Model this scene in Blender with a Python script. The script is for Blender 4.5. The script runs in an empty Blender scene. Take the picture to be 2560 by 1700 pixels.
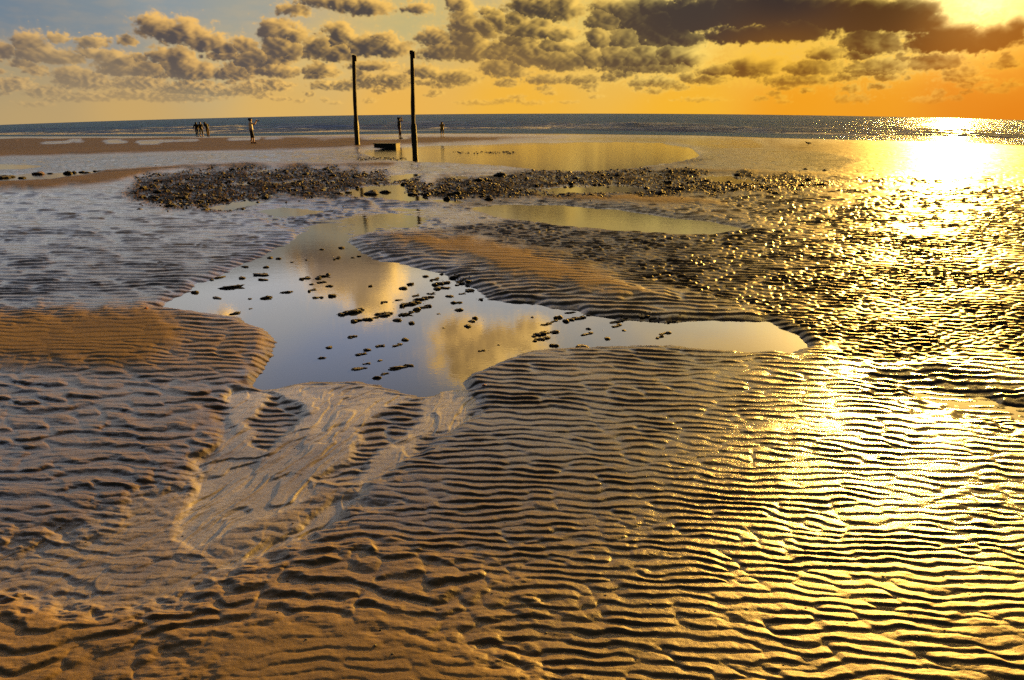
import bpy, math, random, os
import numpy as np
from mathutils import Vector, Matrix
R = math.radians
F32 = np.float32
rnd = random.Random(7)
scene = bpy.context.scene
COL = scene.collection

# ------------------------------------------------------------------ camera
EXPO = 1.12                                # exposed for the sand, the sky is set to match
FPX, CU, CV, EYE = 1707.0, 1280.0, 850.0, 1.70      # focal length and centre in photograph pixels, eye height
PITCH = math.atan((CV - 284.0) / FPX)
ROLL = math.atan(12.0 / 2560.0)
fw = np.array([0, math.cos(PITCH), -math.sin(PITCH)])
up0 = np.array([0, math.sin(PITCH), math.cos(PITCH)])
r0 = np.array([1.0, 0, 0])
rt = r0 * math.cos(ROLL) - up0 * math.sin(ROLL)
up = up0 * math.cos(ROLL) + r0 * math.sin(ROLL)

cam_d = bpy.data.cameras.new('camera')
cam = bpy.data.objects.new('camera', cam_d)
COL.objects.link(cam)
cam_d.sensor_width = 36.0
cam_d.lens = FPX / 2560.0 * 36.0
cam_d.clip_start, cam_d.clip_end = 0.05, 20000
m = Matrix.Identity(4)
for i in range(3):
    m[i][0], m[i][1], m[i][2] = rt[i], up[i], -fw[i]
m[2][3] = EYE
cam.matrix_world = m
scene.camera = cam

def project(x, y, z):
    dx, dy, dz = x, y, z - EYE
    d = np.maximum(dx * fw[0] + dy * fw[1] + dz * fw[2], 1e-3)
    a = dx * rt[0] + dy * rt[1] + dz * rt[2]
    b = dx * up[0] + dy * up[1] + dz * up[2]
    return CU + FPX * a / d, CV - FPX * b / d

def ray(u, v):
    a, b = (u - CU) / FPX, (CV - v) / FPX
    d = fw + rt * a + up * b
    return d / np.linalg.norm(d)

def azel(u, v):
    d = ray(u, v)
    return math.degrees(math.atan2(d[0], d[1])), math.degrees(math.asin(d[2]))

def azel_mirror(u, v):
    a, e = azel(u, v)
    return a, -e

SUN_AZ, SUN_EL = azel(2455, -14)
sd = Vector((math.sin(R(SUN_AZ)) * math.cos(R(SUN_EL)), math.cos(R(SUN_AZ)) * math.cos(R(SUN_EL)), math.sin(R(SUN_EL))))

# ------------------------------------------------------------------ numpy helpers
def sstep(a, b, x):
    t = np.clip((x - a) / (b - a), 0, 1)
    return t * t * (3 - 2 * t)

def perlin(x, y, seed=0):
    rs = np.random.RandomState(seed)
    perm = rs.permutation(256).astype(np.int32)
    ang = rs.rand(256) * 2 * np.pi
    gx, gy = np.cos(ang).astype(F32), np.sin(ang).astype(F32)
    xi, yi = np.floor(x), np.floor(y)
    fx, fy = (x - xi).astype(F32), (y - yi).astype(F32)
    xi, yi = xi.astype(np.int32), yi.astype(np.int32)
    def g(ix, iy, dx, dy):
        h = perm[(perm[ix & 255] + iy) & 255]
        return gx[h] * dx + gy[h] * dy
    ux = fx * fx * fx * (fx * (fx * 6 - 15) + 10)
    uy = fy * fy * fy * (fy * (fy * 6 - 15) + 10)
    a = g(xi, yi, fx, fy); b = g(xi + 1, yi, fx - 1, fy)
    c = g(xi, yi + 1, fx, fy - 1); d = g(xi + 1, yi + 1, fx - 1, fy - 1)
    return ((a + ux * (b - a)) * (1 - uy) + (c + ux * (d - c)) * uy) * 1.4

def fbm(x, y, octv=5, seed=0, gain=.5, lac=2.03, billow=False):
    s = np.zeros(np.shape(x), F32); a = 1.0; t = 0.0
    for o in range(octv):
        n = perlin(x, y, seed + o * 17)
        if billow: n = np.abs(n) * 2 - .5
        s += a * n; t += a
        a *= gain; x = x * lac + 11.3; y = y * lac - 7.7
    return s / t

def lin(c):
    c = np.asarray(c, float) / 255.0
    return np.where(c <= .04045, c / 12.92, ((c + .055) / 1.055) ** 2.4)

# ------------------------------------------------------------------ sky (world)
def build_sky():
    A0, A1, E0, E1, PPD = -62.0, 62.0, -3.0, 52.0, 19
    W, H = int((A1 - A0) * PPD), int((E1 - E0) * PPD)
    az = (A0 + (np.arange(W) + .5) / PPD).astype(F32)[None, :].repeat(H, 0)
    el = (E0 + (np.arange(H) + .5) / PPD).astype(F32)[:, None].repeat(W, 1)
    # clear sky colour: scattered control colours (photograph position -> sRGB)
    cp = [(0, 20, (112, 130, 146)), (420, 10, (140, 152, 158)), (250, 60, (124, 138, 148)), (0, 200, (165, 150, 118)), (60, 270, (190, 160, 108)),
          (330, 268, (204, 167, 103)), (700, 260, (222, 178, 98)), (640, 30, (158, 160, 150)), (1040, 60, (196, 180, 124)), (1000, 262, (236, 180, 82)),
          (1300, 262, (243, 182, 62)), (1480, 60, (220, 192, 108)), (1700, 262, (247, 182, 48)), (2000, 250, (243, 160, 30)), (2200, 262, (240, 156, 32)),
          (2540, 270, (228, 128, 20)), (2400, 225, (228, 130, 22)), (1950, 120, (246, 196, 84)), (2250, 130, (250, 190, 60)), (2540, 170, (236, 150, 34)),
          (2470, 10, (255, 240, 140)), (1600, 160, (236, 186, 84)), (800, 140, (214, 184, 118)), (500, 150, (188, 172, 130))]
    pts = [(*azel(u, v), lin(c)) for u, v, c in cp]
    # higher sky, seen mirrored in the pools
    for a, e, c in [(-40, 14, (166, 165, 162)), (-20, 14, (162, 163, 166)), (0, 14, (166, 166, 166)), (18, 14, (192, 186, 164)), (34, 15, (255, 205, 100)),
                    (-40, 22, (148, 154, 168)), (-15, 20, (138, 149, 174)), (5, 20, (172, 168, 160)), (20, 20, (226, 186, 118)), (38, 22, (240, 190, 105)),
                    (-40, 40, (138, 144, 162)), (-10, 35, (140, 152, 180)), (15, 35, (178, 168, 150)), (40, 40, (210, 160, 90)), (60, 15, (235, 190, 110)), (-60, 20, (120, 146, 188)),
                    (60, 2, (220, 120, 24)), (-60, 2, (180, 150, 108))]:
        pts.append((a, e, lin(c)))
    num = np.zeros((H, W, 3), F32); den = np.zeros((H, W), F32)
    for a, e, c in pts:
        w = 1.0 / (((az - a) / 1.5) ** 2 + (el - e) ** 2 + 3.5) ** 2.0
        den += w; num += w[..., None] * c.astype(F32)
    base = num / den[..., None]
    # sun glow behind the clouds, and an added glow above to gild the sand
    ds = np.sqrt(((az - SUN_AZ) * np.cos(np.radians(el))) ** 2 + (el - SUN_EL) ** 2)
    glow = np.exp(-(ds / 2.6) ** 2) * 2.6 * (1 + .55 * fbm(az / .9, el / .6, 5, 35, billow=True)) + np.exp(-(ds / 6.5) ** 2) * .12 + 3.4 * np.exp(-((az - SUN_AZ - 1) / 8.5) ** 2 - ((el - 16) / 4.0) ** 2) * sstep(10.8, 14, el)
    base = base + glow[..., None] * np.array([1.0, .60, .12], F32)

    # clouds: photograph ellipses (u, v, ru, rv, weight)
    bl = []
    def B(u, v, ru, rv, w=1.0):
        a, e = azel(u, v); a2, _ = azel(u + ru, v); _, e2 = azel(u, v - rv)
        bl.append((a, e, abs(a2 - a) + .05, abs(e2 - e) + .05, w))
    for t in [(75, 108, 34, 22), (130, 145, 70, 17), (95, 135, 40, 25), (60, 160, 34, 9, .7), (105, 178, 14, 8, .6), (145, 97, 26, 12, .8), (235, 107, 36, 14, .85), (318, 101, 20, 10, .8), (8, 128, 32, 18, .9),
              (395, 75, 42, 24), (450, 85, 58, 27), (520, 108, 50, 20), (560, 120, 30, 14, .8), (235, 138, 36, 15), (290, 155, 40, 22), (300, 175, 55, 14), (360, 176, 45, 18), (345, 150, 28, 12, .8),
              (430, 145, 46, 20), (480, 180, 60, 22), (440, 165, 34, 18), (560, 141, 46, 10, .9), (610, 118, 26, 20), (630, 150, 40, 25), (585, 180, 34, 14), (640, 175, 34, 14, .8),
              (690, 80, 38, 24), (705, 125, 42, 30), (690, 150, 36, 14), (740, 90, 26, 20, .8), (795, 125, 34, 26), (850, 90, 26, 30), (845, 135, 36, 20), (925, 118, 50, 24), (975, 125, 44, 20), (960, 100, 30, 16),
              (700, 180, 46, 15, .9), (800, 178, 38, 18, .95), (930, 167, 55, 10, .85), (200, 198, 54, 20, .9), (235, 212, 50, 10, .8), (350, 210, 70, 12, .85), (480, 224, 90, 12, .9), (30, 214, 45, 12, .8), (115, 232, 50, 11, .85),
              (220, 244, 70, 9, .8), (340, 240, 90, 9, .8), (450, 246, 100, 8, .75), (90, 262, 40, 5, .6), (580, 188, 50, 12, .8), (620, 225, 46, 10, .75), (690, 217, 34, 10, .7), (560, 232, 60, 8, .7),
              (735, 26, 36, 14, .8), (830, 6, 74, 16), (920, 20, 52, 20), (870, 14, 50, 16), (1045, 22, 36, 14, .6),
              (1085, 97, 36, 22), (1110, 132, 52, 20), (1180, 128, 66, 26), (1260, 130, 54, 18), (1220, 140, 80, 12), (1150, 12, 24, 24), (1165, 62, 34, 34), (1210, 75, 40, 28), (1170, 100, 44, 26), (1220, 30, 22, 10, .7),
              (1340, 18, 60, 26), (1405, 22, 40, 32), (1325, 78, 58, 24), (1395, 88, 40, 16), (1290, 50, 26, 20, .8), (1330, 140, 56, 28), (1415, 154, 66, 20), (1466, 138, 26, 20, .9), (1258, 172, 46, 20), (1290, 185, 34, 9, .8),
              (1140, 196, 50, 14, .85), (1110, 215, 30, 6, .6), (985, 205, 42, 16, .8), (1060, 180, 34, 16, .8), (950, 228, 20, 6, .6), (915, 205, 30, 14, .75), (860, 215, 40, 10, .7), (810, 215, 34, 9, .6), (1370, 200, 50, 9, .85), (1455, 200, 42, 8, .8),
              (1270, 209, 24, 9, .75), (1360, 222, 24, 5, .6), (1475, 216, 24, 6, .7), (1530, 195, 24, 8, .6), (1510, 52, 34, 24), (1580, 40, 50, 34), (1560, 100, 40, 24, .9), (1540, 148, 42, 26), (1600, 150, 70, 28), (1680, 145, 60, 26),
              (1650, 85, 60, 36), (1620, 170, 110, 12), (1720, 150, 40, 16), (1740, 40, 90, 40, 1.3), (1840, 30, 100, 40, 1.4), (1950, 25, 100, 40, 1.4), (1870, 88, 100, 18, 1.2), (1980, 80, 90, 22, 1.2), (1700, 95, 40, 24),
              (2080, 40, 90, 40, 1.4), (2170, 45, 90, 34, 1.3), (2270, 45, 70, 34, 1.2), (2330, 62, 50, 22), (2360, 105, 80, 22, 1.1), (2440, 105, 80, 22, 1.1), (2500, 85, 50, 22), (2545, 60, 34, 24, .9), (2380, 80, 60, 20),
              (2180, 112, 62, 24), (2150, 138, 45, 8, .8), (2065, 135, 36, 14, .9), (1800, 178, 55, 11, .9), (1885, 170, 62, 20, .95), (2030, 172, 64, 15, .9), (1990, 203, 74, 9, .9), (2200, 167, 66, 14, .9), (2250, 148, 16, 8, .8), (2330, 157, 58, 16, .95), (2190, 182, 70, 5, .8),
              (2405, 184, 34, 10, .8), (2520, 152, 18, 14, .8), (2510, 163, 36, 6, .7), (2390, 198, 34, 5, .6), (2110, 195, 26, 7, .7), (1650, 207, 44, 9, .75), (1720, 194, 18, 10, .75), (1770, 201, 42, 8, .8), (1600, 207, 24, 8, .7),
              (2130, 223, 22, 6, .6), (2195, 217, 22, 5, .55), (2110, 250, 20, 7, .55), (2145, 248, 28, 8, .6), (2320, 250, 40, 6, .6), (2345, 236, 14, 8, .6), (2390, 248, 16, 6, .5), (1900, 248, 18, 4, .45), (1200, 258, 60, 5, .45), (1760, 250, 60, 4, .35), (1330, 258, 40, 4, .35)]:
        u_, v_, ru_, rv_ = t[:4]
        k_ = 1.22 if u_ > 1400 else 1.08
        B(u_, v_, ru_ * (1.10 if u_ > 1400 else 1.03), rv_ * k_ * (1.2 if v_ > 185 else 1), *t[4:])
    rf = random.Random(12)
    for _ in range(95):
        v_ = rf.uniform(178, 258)
        B(rf.uniform(-20, 2580), v_, rf.uniform(8, 30), rf.uniform(3, 7.5) * (1.5 - (v_ - 178) / 110), rf.uniform(.5, .85))
    for t in [(1530, 20, 40, 22), (1620, 20, 50, 26), (1650, 55, 60, 30), (1700, 60, 50, 26), (1500, 100, 30, 26), (1480, 150, 30, 22), (1240, 60, 30, 26), (1300, 105, 50, 18), (1380, 120, 60, 16)]: B(*t)
    # clouds above the frame, placed where the big pool mirrors them
    def M(u, v, ru, rv, w=1.0):
        a, e = azel_mirror(u, v); a2, _ = azel_mirror(u + ru, v); _, e2 = azel_mirror(u, v + rv)
        bl.append((a, e, abs(a2 - a), abs(e2 - e), w))
    for t in [(790, 640, 60, 30), (860, 680, 70, 50, 1.2), (930, 690, 60, 70, .9), (950, 640, 50, 30, .8), (930, 760, 40, 30, .7), (1150, 830, 50, 40, .9), (1190, 880, 80, 50), (1260, 850, 70, 40, .9), (1165, 930, 40, 28, .8),
              (1330, 820, 40, 30, .7), (1310, 870, 60, 20, .6), (560, 790, 30, 16, .5)]:
        M(*t)
    for a, e, ra, re, w in [(10, 13, 6, 1.2, 1.1), (18, 12.5, 6, 1.5, 1.3), (26, 13, 6, 1.6, 1.3), (46, 14, 6, 2, .9), (50, 8, 5, 2, .9), (56, 5, 6, 1.5, .9), (24, 30, 8, 2.5, .7), (-48, 6, 5, 1.6, .9), (-52, 3, 6, 1, .8), (44, 5, 4, 1, .7), (-30, 32, 8, 2, .5)]:
        bl.append((a, e, ra, re, w))
    wa = fbm(az / 1.1, el / .8, 4, 5); wb = fbm(az / 1.1, el / .8, 4, 55)
    ws = fbm(az / .35, el / .28, 4, 6)
    low = 1 - sstep(1.2, 4.0, el)
    aw = az + wa * .50 * (1 - .6 * low) + ws * .14
    ew = el + wb * .34 * (1 - .6 * low) + ws * .10
    nb = fbm(az / 1.9 + 3, el / 1.15, 7, 21, gain=.52, billow=True)
    ns = fbm(az / .55 + 3, el / .34, 5, 31, gain=.52, billow=True)
    nz = nb * (1 - low) + ns * low
    sb = fbm(az / 1.9 + 3, el / 1.15, 3, 21, gain=.45, billow=True) * (1 - low) + fbm(az / .55 + 3, el / .34, 3, 31, gain=.45, billow=True) * low
    # relief of the puffs as the sun rakes them, in the sky's own angles
    dx = SUN_AZ - az; dyv = SUN_EL + 2.0 - el
    ln = np.sqrt(dx * dx + dyv * dyv) + 1e-3
    dx, dyv = dx / ln, np.clip(dyv / ln, .35, 1)
    ii, jj = np.meshgrid(np.arange(H), np.arange(W), indexing='ij')
    def shift(q, d):
        ki = np.clip((ii + dyv * d * PPD).astype(np.int32), 0, H - 1)
        kj = np.clip((jj + dx * d * PPD).astype(np.int32), 0, W - 1)
        return q[ki, kj]
    emb = (sb - shift(sb, .30)) * .8 + (nz - shift(nz, .14)) * .22
    nsm = fbm(az / .50 + 9, el / .36, 5, 33, gain=.5, billow=True)
    def sum_cols(pts_):
        n = np.zeros((H, W, 3), F32); d = np.zeros((H, W), F32)
        for a, e, c in pts_:
            w = 1.0 / (((az - a) / 1.3) ** 2 + (el - e) ** 2 + 6) ** 2
            d += w; n += w[..., None] * lin(c).astype(F32)
        return n / d[..., None]
    shade = sum_cols([(-38, 6, (92, 84, 84)), (-25, 6, (84, 77, 77)), (-10, 6, (80, 72, 68)), (3, 7, (76, 65, 54)), (14, 8, (70, 60, 54)), (20, 8.5, (52, 46, 46)), (27, 8, (84, 56, 30)), (33, 7, (150, 88, 26)), (40, 6, (160, 92, 24)),
                      (-30, 2, (138, 120, 98)), (0, 2, (140, 110, 68)), (20, 3, (130, 84, 32)), (35, 3, (170, 98, 24)), (-20, 14, (120, 104, 96)), (-14, 16, (150, 122, 84)), (0, 17, (176, 138, 82))])
    bright = sum_cols([(-38, 6, (222, 176, 112)), (-25, 6, (242, 190, 106)), (-10, 6, (250, 198, 102)), (3, 7, (255, 208, 100)), (14, 8, (255, 226, 124)), (24, 8, (255, 216, 100)), (33, 8, (255, 246, 170)), (40, 6, (255, 210, 90)),
                       (-30, 2, (214, 176, 114)), (0, 2, (246, 194, 90)), (20, 3, (250, 190, 60)), (35, 3, (250, 174, 42)), (-20, 14, (255, 196, 104)), (-6, 17, (255, 200, 108)), (3, 20, (255, 204, 112))])
    bright = bright * (1 + .25 * sstep(10.5, 13, el))[..., None]
    col = base.copy()
    vn = (1 - .8 * sstep(10, 13, el)) * sstep(-.05, .55, fbm(az / 2.6, el / .8, 5, 61) + .15) * sstep(1.5, 4, el) * (.10 + .60 * sstep(-10, 18, az))
    col = col * (1 - vn[..., None]) + (bright * .92 + base * .08) * vn[..., None]
    sunw = np.exp(-(ds / 3.0) ** 2)
    haze = (1 - sstep(.4, 3.0, el)) * .6
    D = np.full((H, W), -1.0, F32); G = np.zeros((H, W), F32); HV = np.zeros((H, W), F32); FC = np.zeros((H, W), F32)
    for a, e, ra, re, w in bl:
        mg = 2.0
        x0, x1 = int(max(0, (a - mg * ra - 1 - A0) * PPD)), int(min(W, (a + mg * ra + 1 - A0) * PPD))
        y0, y1 = int(max(0, (e - mg * re - .8 - E0) * PPD)), int(min(H, (e + mg * re + .8 - E0) * PPD))
        if x1 <= x0 or y1 <= y0: continue
        q = (slice(y0, y1), slice(x0, x1))
        px_ = (aw[q] - a) / (ra * 1.38); dy = ew[q] - e
        py_ = np.where(dy < 0, dy / (re * 1.0), dy / (re * 1.42))
        rr = np.sqrt(px_ ** 2 + py_ ** 2)
        big_ = min(1, max(0, (re - .35) / .5))
        nn = nz[q] * big_ + nsm[q] * (1 - big_)
        top = sstep(-.6, .3, dy / re)
        d = 1.08 - rr + nn * .62 * (.30 + .70 * top) + .16 * ws[q] - .25 * (1 - min(1, w))
        d = d * (.6 + .4 * min(1, re / .8))
        better = d > D[q]
        D[q] = np.where(better, d, D[q]); FC[q] = np.where(better, px_ * dx[q] * .7 + py_ * .8, FC[q])
        G[q] = np.maximum(G[q], np.exp(-rr ** 2 * .55)); HV[q] = np.maximum(HV[q], (w > 1.05) * np.exp(-rr ** 4 * .4))
    frag = nsm * 1.05 + G * .85 - .76 + .10 * sstep(-8, 8, az)
    FC = np.where(frag * .7 > D, nsm * .8, FC)
    D = np.maximum(D, frag * .7)
    T = np.clip(D, 0, .75)
    tau = np.zeros((H, W), F32)
    for k in range(1, 12):
        ki = np.clip((ii + dyv * .13 * PPD * k).astype(np.int32), 0, H - 1); kj = np.clip((jj + dx * .13 * PPD * k).astype(np.int32), 0, W - 1)
        tau += T[ki, kj] * .13
    lit = np.exp(-tau * 1.9)
    thick = 1 - np.exp(-T * 3.0)
    L = .62 * lit + .30 * (1 - thick) + .22 * FC + (.55 - .22 * sstep(-4, 10, az)) * emb + .0
    rimb = np.exp(-(np.clip(D, 0, 1) / .11) ** 2)
    L = L + .06 * sstep(-4, 10, az) * (1 - HV) + .32 * rimb * (.35 + .65 * sstep(-8, 10, az)) + .12 * sstep(10, 13, el) + HV * .12 * nz
    L = L * (1 - .72 * HV * thick) - .10 * HV
    L = sstep(-.02, .92, L)[..., None]
    hal = (sstep(-.55, .25, D + (.25 + .45 * sstep(-2, 12, az)) * nsm) * sstep(.06, .5, G))[..., None] * ((.16 + .30 * sstep(-22, 2, az) + .36 * sstep(2, 14, az)) * sstep(.8, 3, el))[..., None]
    hb = (.55 + .35 * sstep(2, 14, az))[..., None]
    hcol = base * (1 - hb) + bright * hb
    col = col * (1 - hal) + hcol * hal
    al = (sstep(-.02, .36, D + .08 * ws) * sstep(.25, .9, el))[..., None]
    cc = shade * (1 - L) + bright * L
    cc = cc + (sunw[..., None] * (.15 + 1.3 * L)) * np.array([1.0, .6, .16], F32)
    hz = haze[..., None]
    cc = cc * (1 - hz) + base * hz
    col = col * (1 - al) + cc * al
    col *= 2 ** -EXPO
    # added brightness above the picture to light the ground, dimmed again higher up
    col *= ((1 + 2.3 * sstep(10.5, 13, el)) * (1 - .72 * sstep(17, 34, el)))[..., None]
    edge = sstep(0, 8, az - A0) * sstep(0, 8, A1 - az) * sstep(0, 10, E1 - el)
    img = bpy.data.images.new('sky_clouds', W, H, alpha=True, float_buffer=True)
    img.colorspace_settings.name = 'Non-Color'
    img.alpha_mode = 'CHANNEL_PACKED'
    px = np.ones((H, W, 4), F32)
    px[..., :3] = col; px[..., 3] = edge
    img.pixels.foreach_set(px.ravel())
    img.update()

    w = bpy.data.worlds.new('World'); scene.world = w; w.use_nodes = True
    nt = w.node_tree; nt.nodes.clear()
    N = lambda t, **k: new_node(nt, t, **k)
    tc = N('ShaderNodeTexCoord'); sx = N('ShaderNodeSeparateXYZ'); nt.links.new(tc.outputs['Generated'], sx.inputs[0])
    def math_(op, a, b=None):
        n = N('ShaderNodeMath'); n.operation = op
        for i, s in enumerate((a, b)):
            if s is None: continue
            if isinstance(s, (int, float)): n.inputs[i].default_value = s
            else: nt.links.new(s, n.inputs[i])
        return n.outputs[0]
    aa = math_('ARCTAN2', sx.outputs[0], sx.outputs[1])
    ee = math_('ARCSINE', sx.outputs[2])
    uu = math_('DIVIDE', math_('SUBTRACT', aa, R(A0)), R(A1 - A0))
    vv = math_('DIVIDE', math_('SUBTRACT', ee, R(E0)), R(E1 - E0))
    cx = N('ShaderNodeCombineXYZ'); nt.links.new(uu, cx.inputs[0]); nt.links.new(vv, cx.inputs[1])
    ti = N('ShaderNodeTexImage'); ti.image = img; ti.extension = 'EXTEND'; ti.interpolation = 'Linear'
    nt.links.new(cx.outputs[0], ti.inputs[0])
    sk = N('ShaderNodeTexSky'); sk.sky_type = 'NISHITA'; sk.sun_disc = False
    sk.sun_elevation = R(SUN_EL); sk.sun_rotation = R(SUN_AZ); sk.dust_density = 2.0
    mul = N('ShaderNodeVectorMath'); mul.operation = 'SCALE'; mul.inputs['Scale'].default_value = 10.0
    nt.links.new(ti.outputs['Color'], mul.inputs[0])
    mx = N('ShaderNodeMix'); mx.data_type = 'RGBA'
    nt.links.new(ti.outputs['Alpha'], mx.inputs[0])
    dim = N('ShaderNodeVectorMath'); dim.operation = 'SCALE'; dim.inputs['Scale'].default_value = .12
    nt.links.new(sk.outputs[0], dim.inputs[0]); nt.links.new(dim.outputs[0], mx.inputs[6]); nt.links.new(mul.outputs[0], mx.inputs[7])
    bg = N('ShaderNodeBackground'); bg.inputs['Strength'].default_value = 0.1
    nt.links.new(mx.outputs[2], bg.inputs['Color'])
    out = N('ShaderNodeOutputWorld'); nt.links.new(bg.outputs[0], out.inputs[0])

def new_node(nt, t, **k):
    n = nt.nodes.new(t)
    for a, b in k.items(): setattr(n, a, b)
    return n

build_sky()
sl = bpy.data.lights.new('sun', 'SUN'); sl.energy = 4.8; sl.angle = R(0.53); sl.color = (1.0, .53, .09)
so = bpy.data.objects.new('sun', sl); COL.objects.link(so)
so.rotation_euler = (-sd).to_track_quat('-Z', 'Y').to_euler()

scene.view_settings.view_transform = 'Standard'
scene.view_settings.look = 'None'
scene.view_settings.exposure = EXPO
scene.view_settings.gamma = 1.0
scene.view_settings.use_curve_mapping = False
cy = scene.cycles
cy.max_bounces = 4; cy.diffuse_bounces = 2; cy.glossy_bounces = 3; cy.transmission_bounces = 2
cy.caustics_reflective = False; cy.caustics_refractive = False
cy.sample_clamp_direct = 0; cy.sample_clamp_indirect = 3
cy.use_denoising = False

# ------------------------------------------------------------------ terrain
SC = 2560 / 2361.0                        # reading scale of the enlarged photograph
def drop(x, y):                            # the shore falls away gently to both sides
    yy = np.maximum(y, 1.0)
    return -0.0229 * x * x / yy * sstep(22, 50, yy)

NR, NC = 1280, 2150
vv_ = np.linspace(1765, 306, NR)
alpha_ = PITCH + np.arctan((vv_ - CV) / FPX)
rowY = EYE / np.tan(alpha_)
rowY = np.maximum.accumulate(rowY)
cs = np.linspace(-1, 1, NC)
def grid_xy(rY, c):
    Y = rY[:, None].repeat(len(c), 1)
    X = (0.84 * rY + 2.2)[:, None] * c[None, :]
    return X, Y

KR, KC = 300, 500                          # coarse control grid
ri = np.linspace(0, NR - 1, KR); ci = np.linspace(0, NC - 1, KC)
cY = np.interp(ri, np.arange(NR), rowY); cC = np.interp(ci, np.arange(NC), cs)
CX, CYY = grid_xy(cY, cC)
PU, PV = project(CX, CYY, drop(CX, CYY))
PU, PV = PU / SC, PV / SC                  # reading coordinates (2361 wide)

def sdf(poly):
    p = np.array(poly, float); n = len(p)
    d2 = np.full(PU.shape, 1e12); inside = np.zeros(PU.shape, bool)
    for i in range(n):
        ax, ay = p[i]; bx, by = p[(i + 1) % n]
        ex, ey = bx - ax, by - ay
        t = np.clip(((PU - ax) * ex + (PV - ay) * ey) / (ex * ex + ey * ey + 1e-9), 0, 1)
        # vertical distances count more: the ground is seen foreshortened
        qx, qy = (PU - ax - t * ex) * .35, PV - ay - t * ey
        d2 = np.minimum(d2, qx * qx + qy * qy)
        c = (ay > PV) != (by > PV)
        with np.errstate(divide='ignore', invalid='ignore'):
            xx = (bx - ax) * (PV - ay) / (by - ay + 1e-12) + ax
        inside ^= c & (PU < xx)
    return np.where(inside, 1, -1) * np.sqrt(d2)

FLD = {k: np.full(PU.shape, v, float) for k, v in dict(H=.045, A=.0105, W=.55, S=0, G=0, M=0, D=0, K=0).items()}
# H height m, A ripple height m, W wetness, S stony roughness, G fan of flow marks, M share of the wide ripples, D dark mud
edge_n = fbm(PU / 60, PV / 26, 4, 3) * 1.0
def paint(poly, soft, rough=1.0, **kw):
    s = sdf(poly) + edge_n * soft * rough
    w = sstep(-soft, soft, s)
    for k, v in kw.items():
        if callable(v): v = v(s)
        FLD[k] = FLD[k] * (1 - w) + v * w
    return w
FLD['W'] = .90 - .48 * sstep(1080, 1560, PV) + .12 * sstep(1500, 2300, PU) * (1 - sstep(1150, 1450, PV)) + .25 * np.exp(-((PU - 1190) / 170) ** 2 - ((PV - 1010) / 90) ** 2)
FLD['M'] = np.clip(.10 + 1.1 * fbm(PU / 260, PV / 95, 4, 141), 0, .75) * sstep(780, 950, PV)
FLD['A'] = .0105 + .002 * sstep(1000, 1300, PV)

# right: broad wet rippled flat behind the centre bar
paint([(1000, 330), (2600, 330), (2600, 840), (1950, 840), (1700, 715), (1400, 640), (1100, 556), (1000, 545)], 20, H=.030, A=.019, W=.62, M=.1, D=.84, K=.6)
# far beach
paint([(-300, 280), (2700, 280), (2700, 350), (1700, 345), (1200, 345), (700, 360), (-300, 380)], 6, .5, H=.05, A=.002, W=.85)
paint([(-300, 306), (300, 314), (620, 316), (800, 318), (1000, 316), (1300, 318), (1150, 326), (930, 334), (820, 341), (600, 349), (400, 352), (200, 359), (-300, 372)], 4, .6, H=.06, A=.001, W=.10, D=.52)
for x, y, w_, h_ in [(130, 330, 40, 2), (180, 326, 26, 2), (270, 331, 30, 2), (360, 327, 50, 2), (350, 333, 26, 2), (430, 325, 30, 1.6), (250, 325, 30, 1.5), (560, 322, 40, 1.5), (620, 319, 40, 1.4), (880, 320, 60, 1.5), (740, 321, 50, 1.4)]:
    s = 1 - ((PU - x) / w_) ** 2 - ((PV - y) / (h_ * 1.5)) ** 2
    w = sstep(-.3, .6, s + .8 * edge_n)
    FLD['W'] = FLD['W'] * (1 - w) + 1.3 * w
# flat wet shore mirror, middle and right
paint([(1150, 322), (1400, 316), (1800, 322), (2361, 330), (2700, 336), (2700, 356), (2200, 350), (1850, 342), (1640, 345), (1560, 330), (1350, 325)], 4, .5, H=.02, A=.003, W=1.08)
paint([(1750, 322), (2700, 325), (2700, 420), (1900, 400)], 14, D=.97, A=.006, W=.42)
# blue wet channel, far left
paint([(-300, 372), (250, 358), (780, 345), (850, 352), (930, 372), (700, 378), (560, 378), (400, 384), (230, 393), (120, 420), (-300, 440)], 6, H=.016, A=.019, W=.95, D=.62, K=.7)
paint([(-300, 380), (60, 379), (95, 382), (60, 389), (-300, 396)], 3, H=-.03, A=.0)
paint([(-300, 408), (120, 400), (240, 392), (220, 402), (110, 414), (-300, 434)], 3, H=-.03, A=.0)
paint([(-300, 434), (120, 416), (240, 397), (420, 384), (560, 378), (760, 381), (860, 378), (940, 378), (900, 386), (700, 384), (560, 387), (420, 391), (330, 402), (280, 420), (200, 432), (60, 446), (-300, 458)], 5, .8, H=.08, A=.001, W=.12, D=.45)
# silvery left flat
paint([(-300, 456), (150, 440), (290, 432), (300, 462), (400, 484), (520, 494), (640, 525), (690, 545), (640, 575), (540, 610), (430, 660), (360, 708), (200, 722), (-300, 745)], 14, H=.030, A=.015, W=1.05, M=.15)
paint([(560, 500), (640, 520), (700, 545), (640, 580), (540, 615), (430, 665), (350, 710), (330, 690), (400, 640), (500, 580)], 16, A=.014)
# brown mound
paint([(-300, 745), (100, 722), (330, 712), (430, 722), (540, 745), (625, 790), (600, 850), (520, 885), (300, 885), (-300, 860)], 26, H=.055, A=.010, W=.45)
paint([(-300, 752), (100, 735), (280, 728), (400, 745), (430, 790), (350, 850), (200, 865), (-300, 850)], 36, H=.075, A=.0030, W=.14, D=.30)
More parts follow.
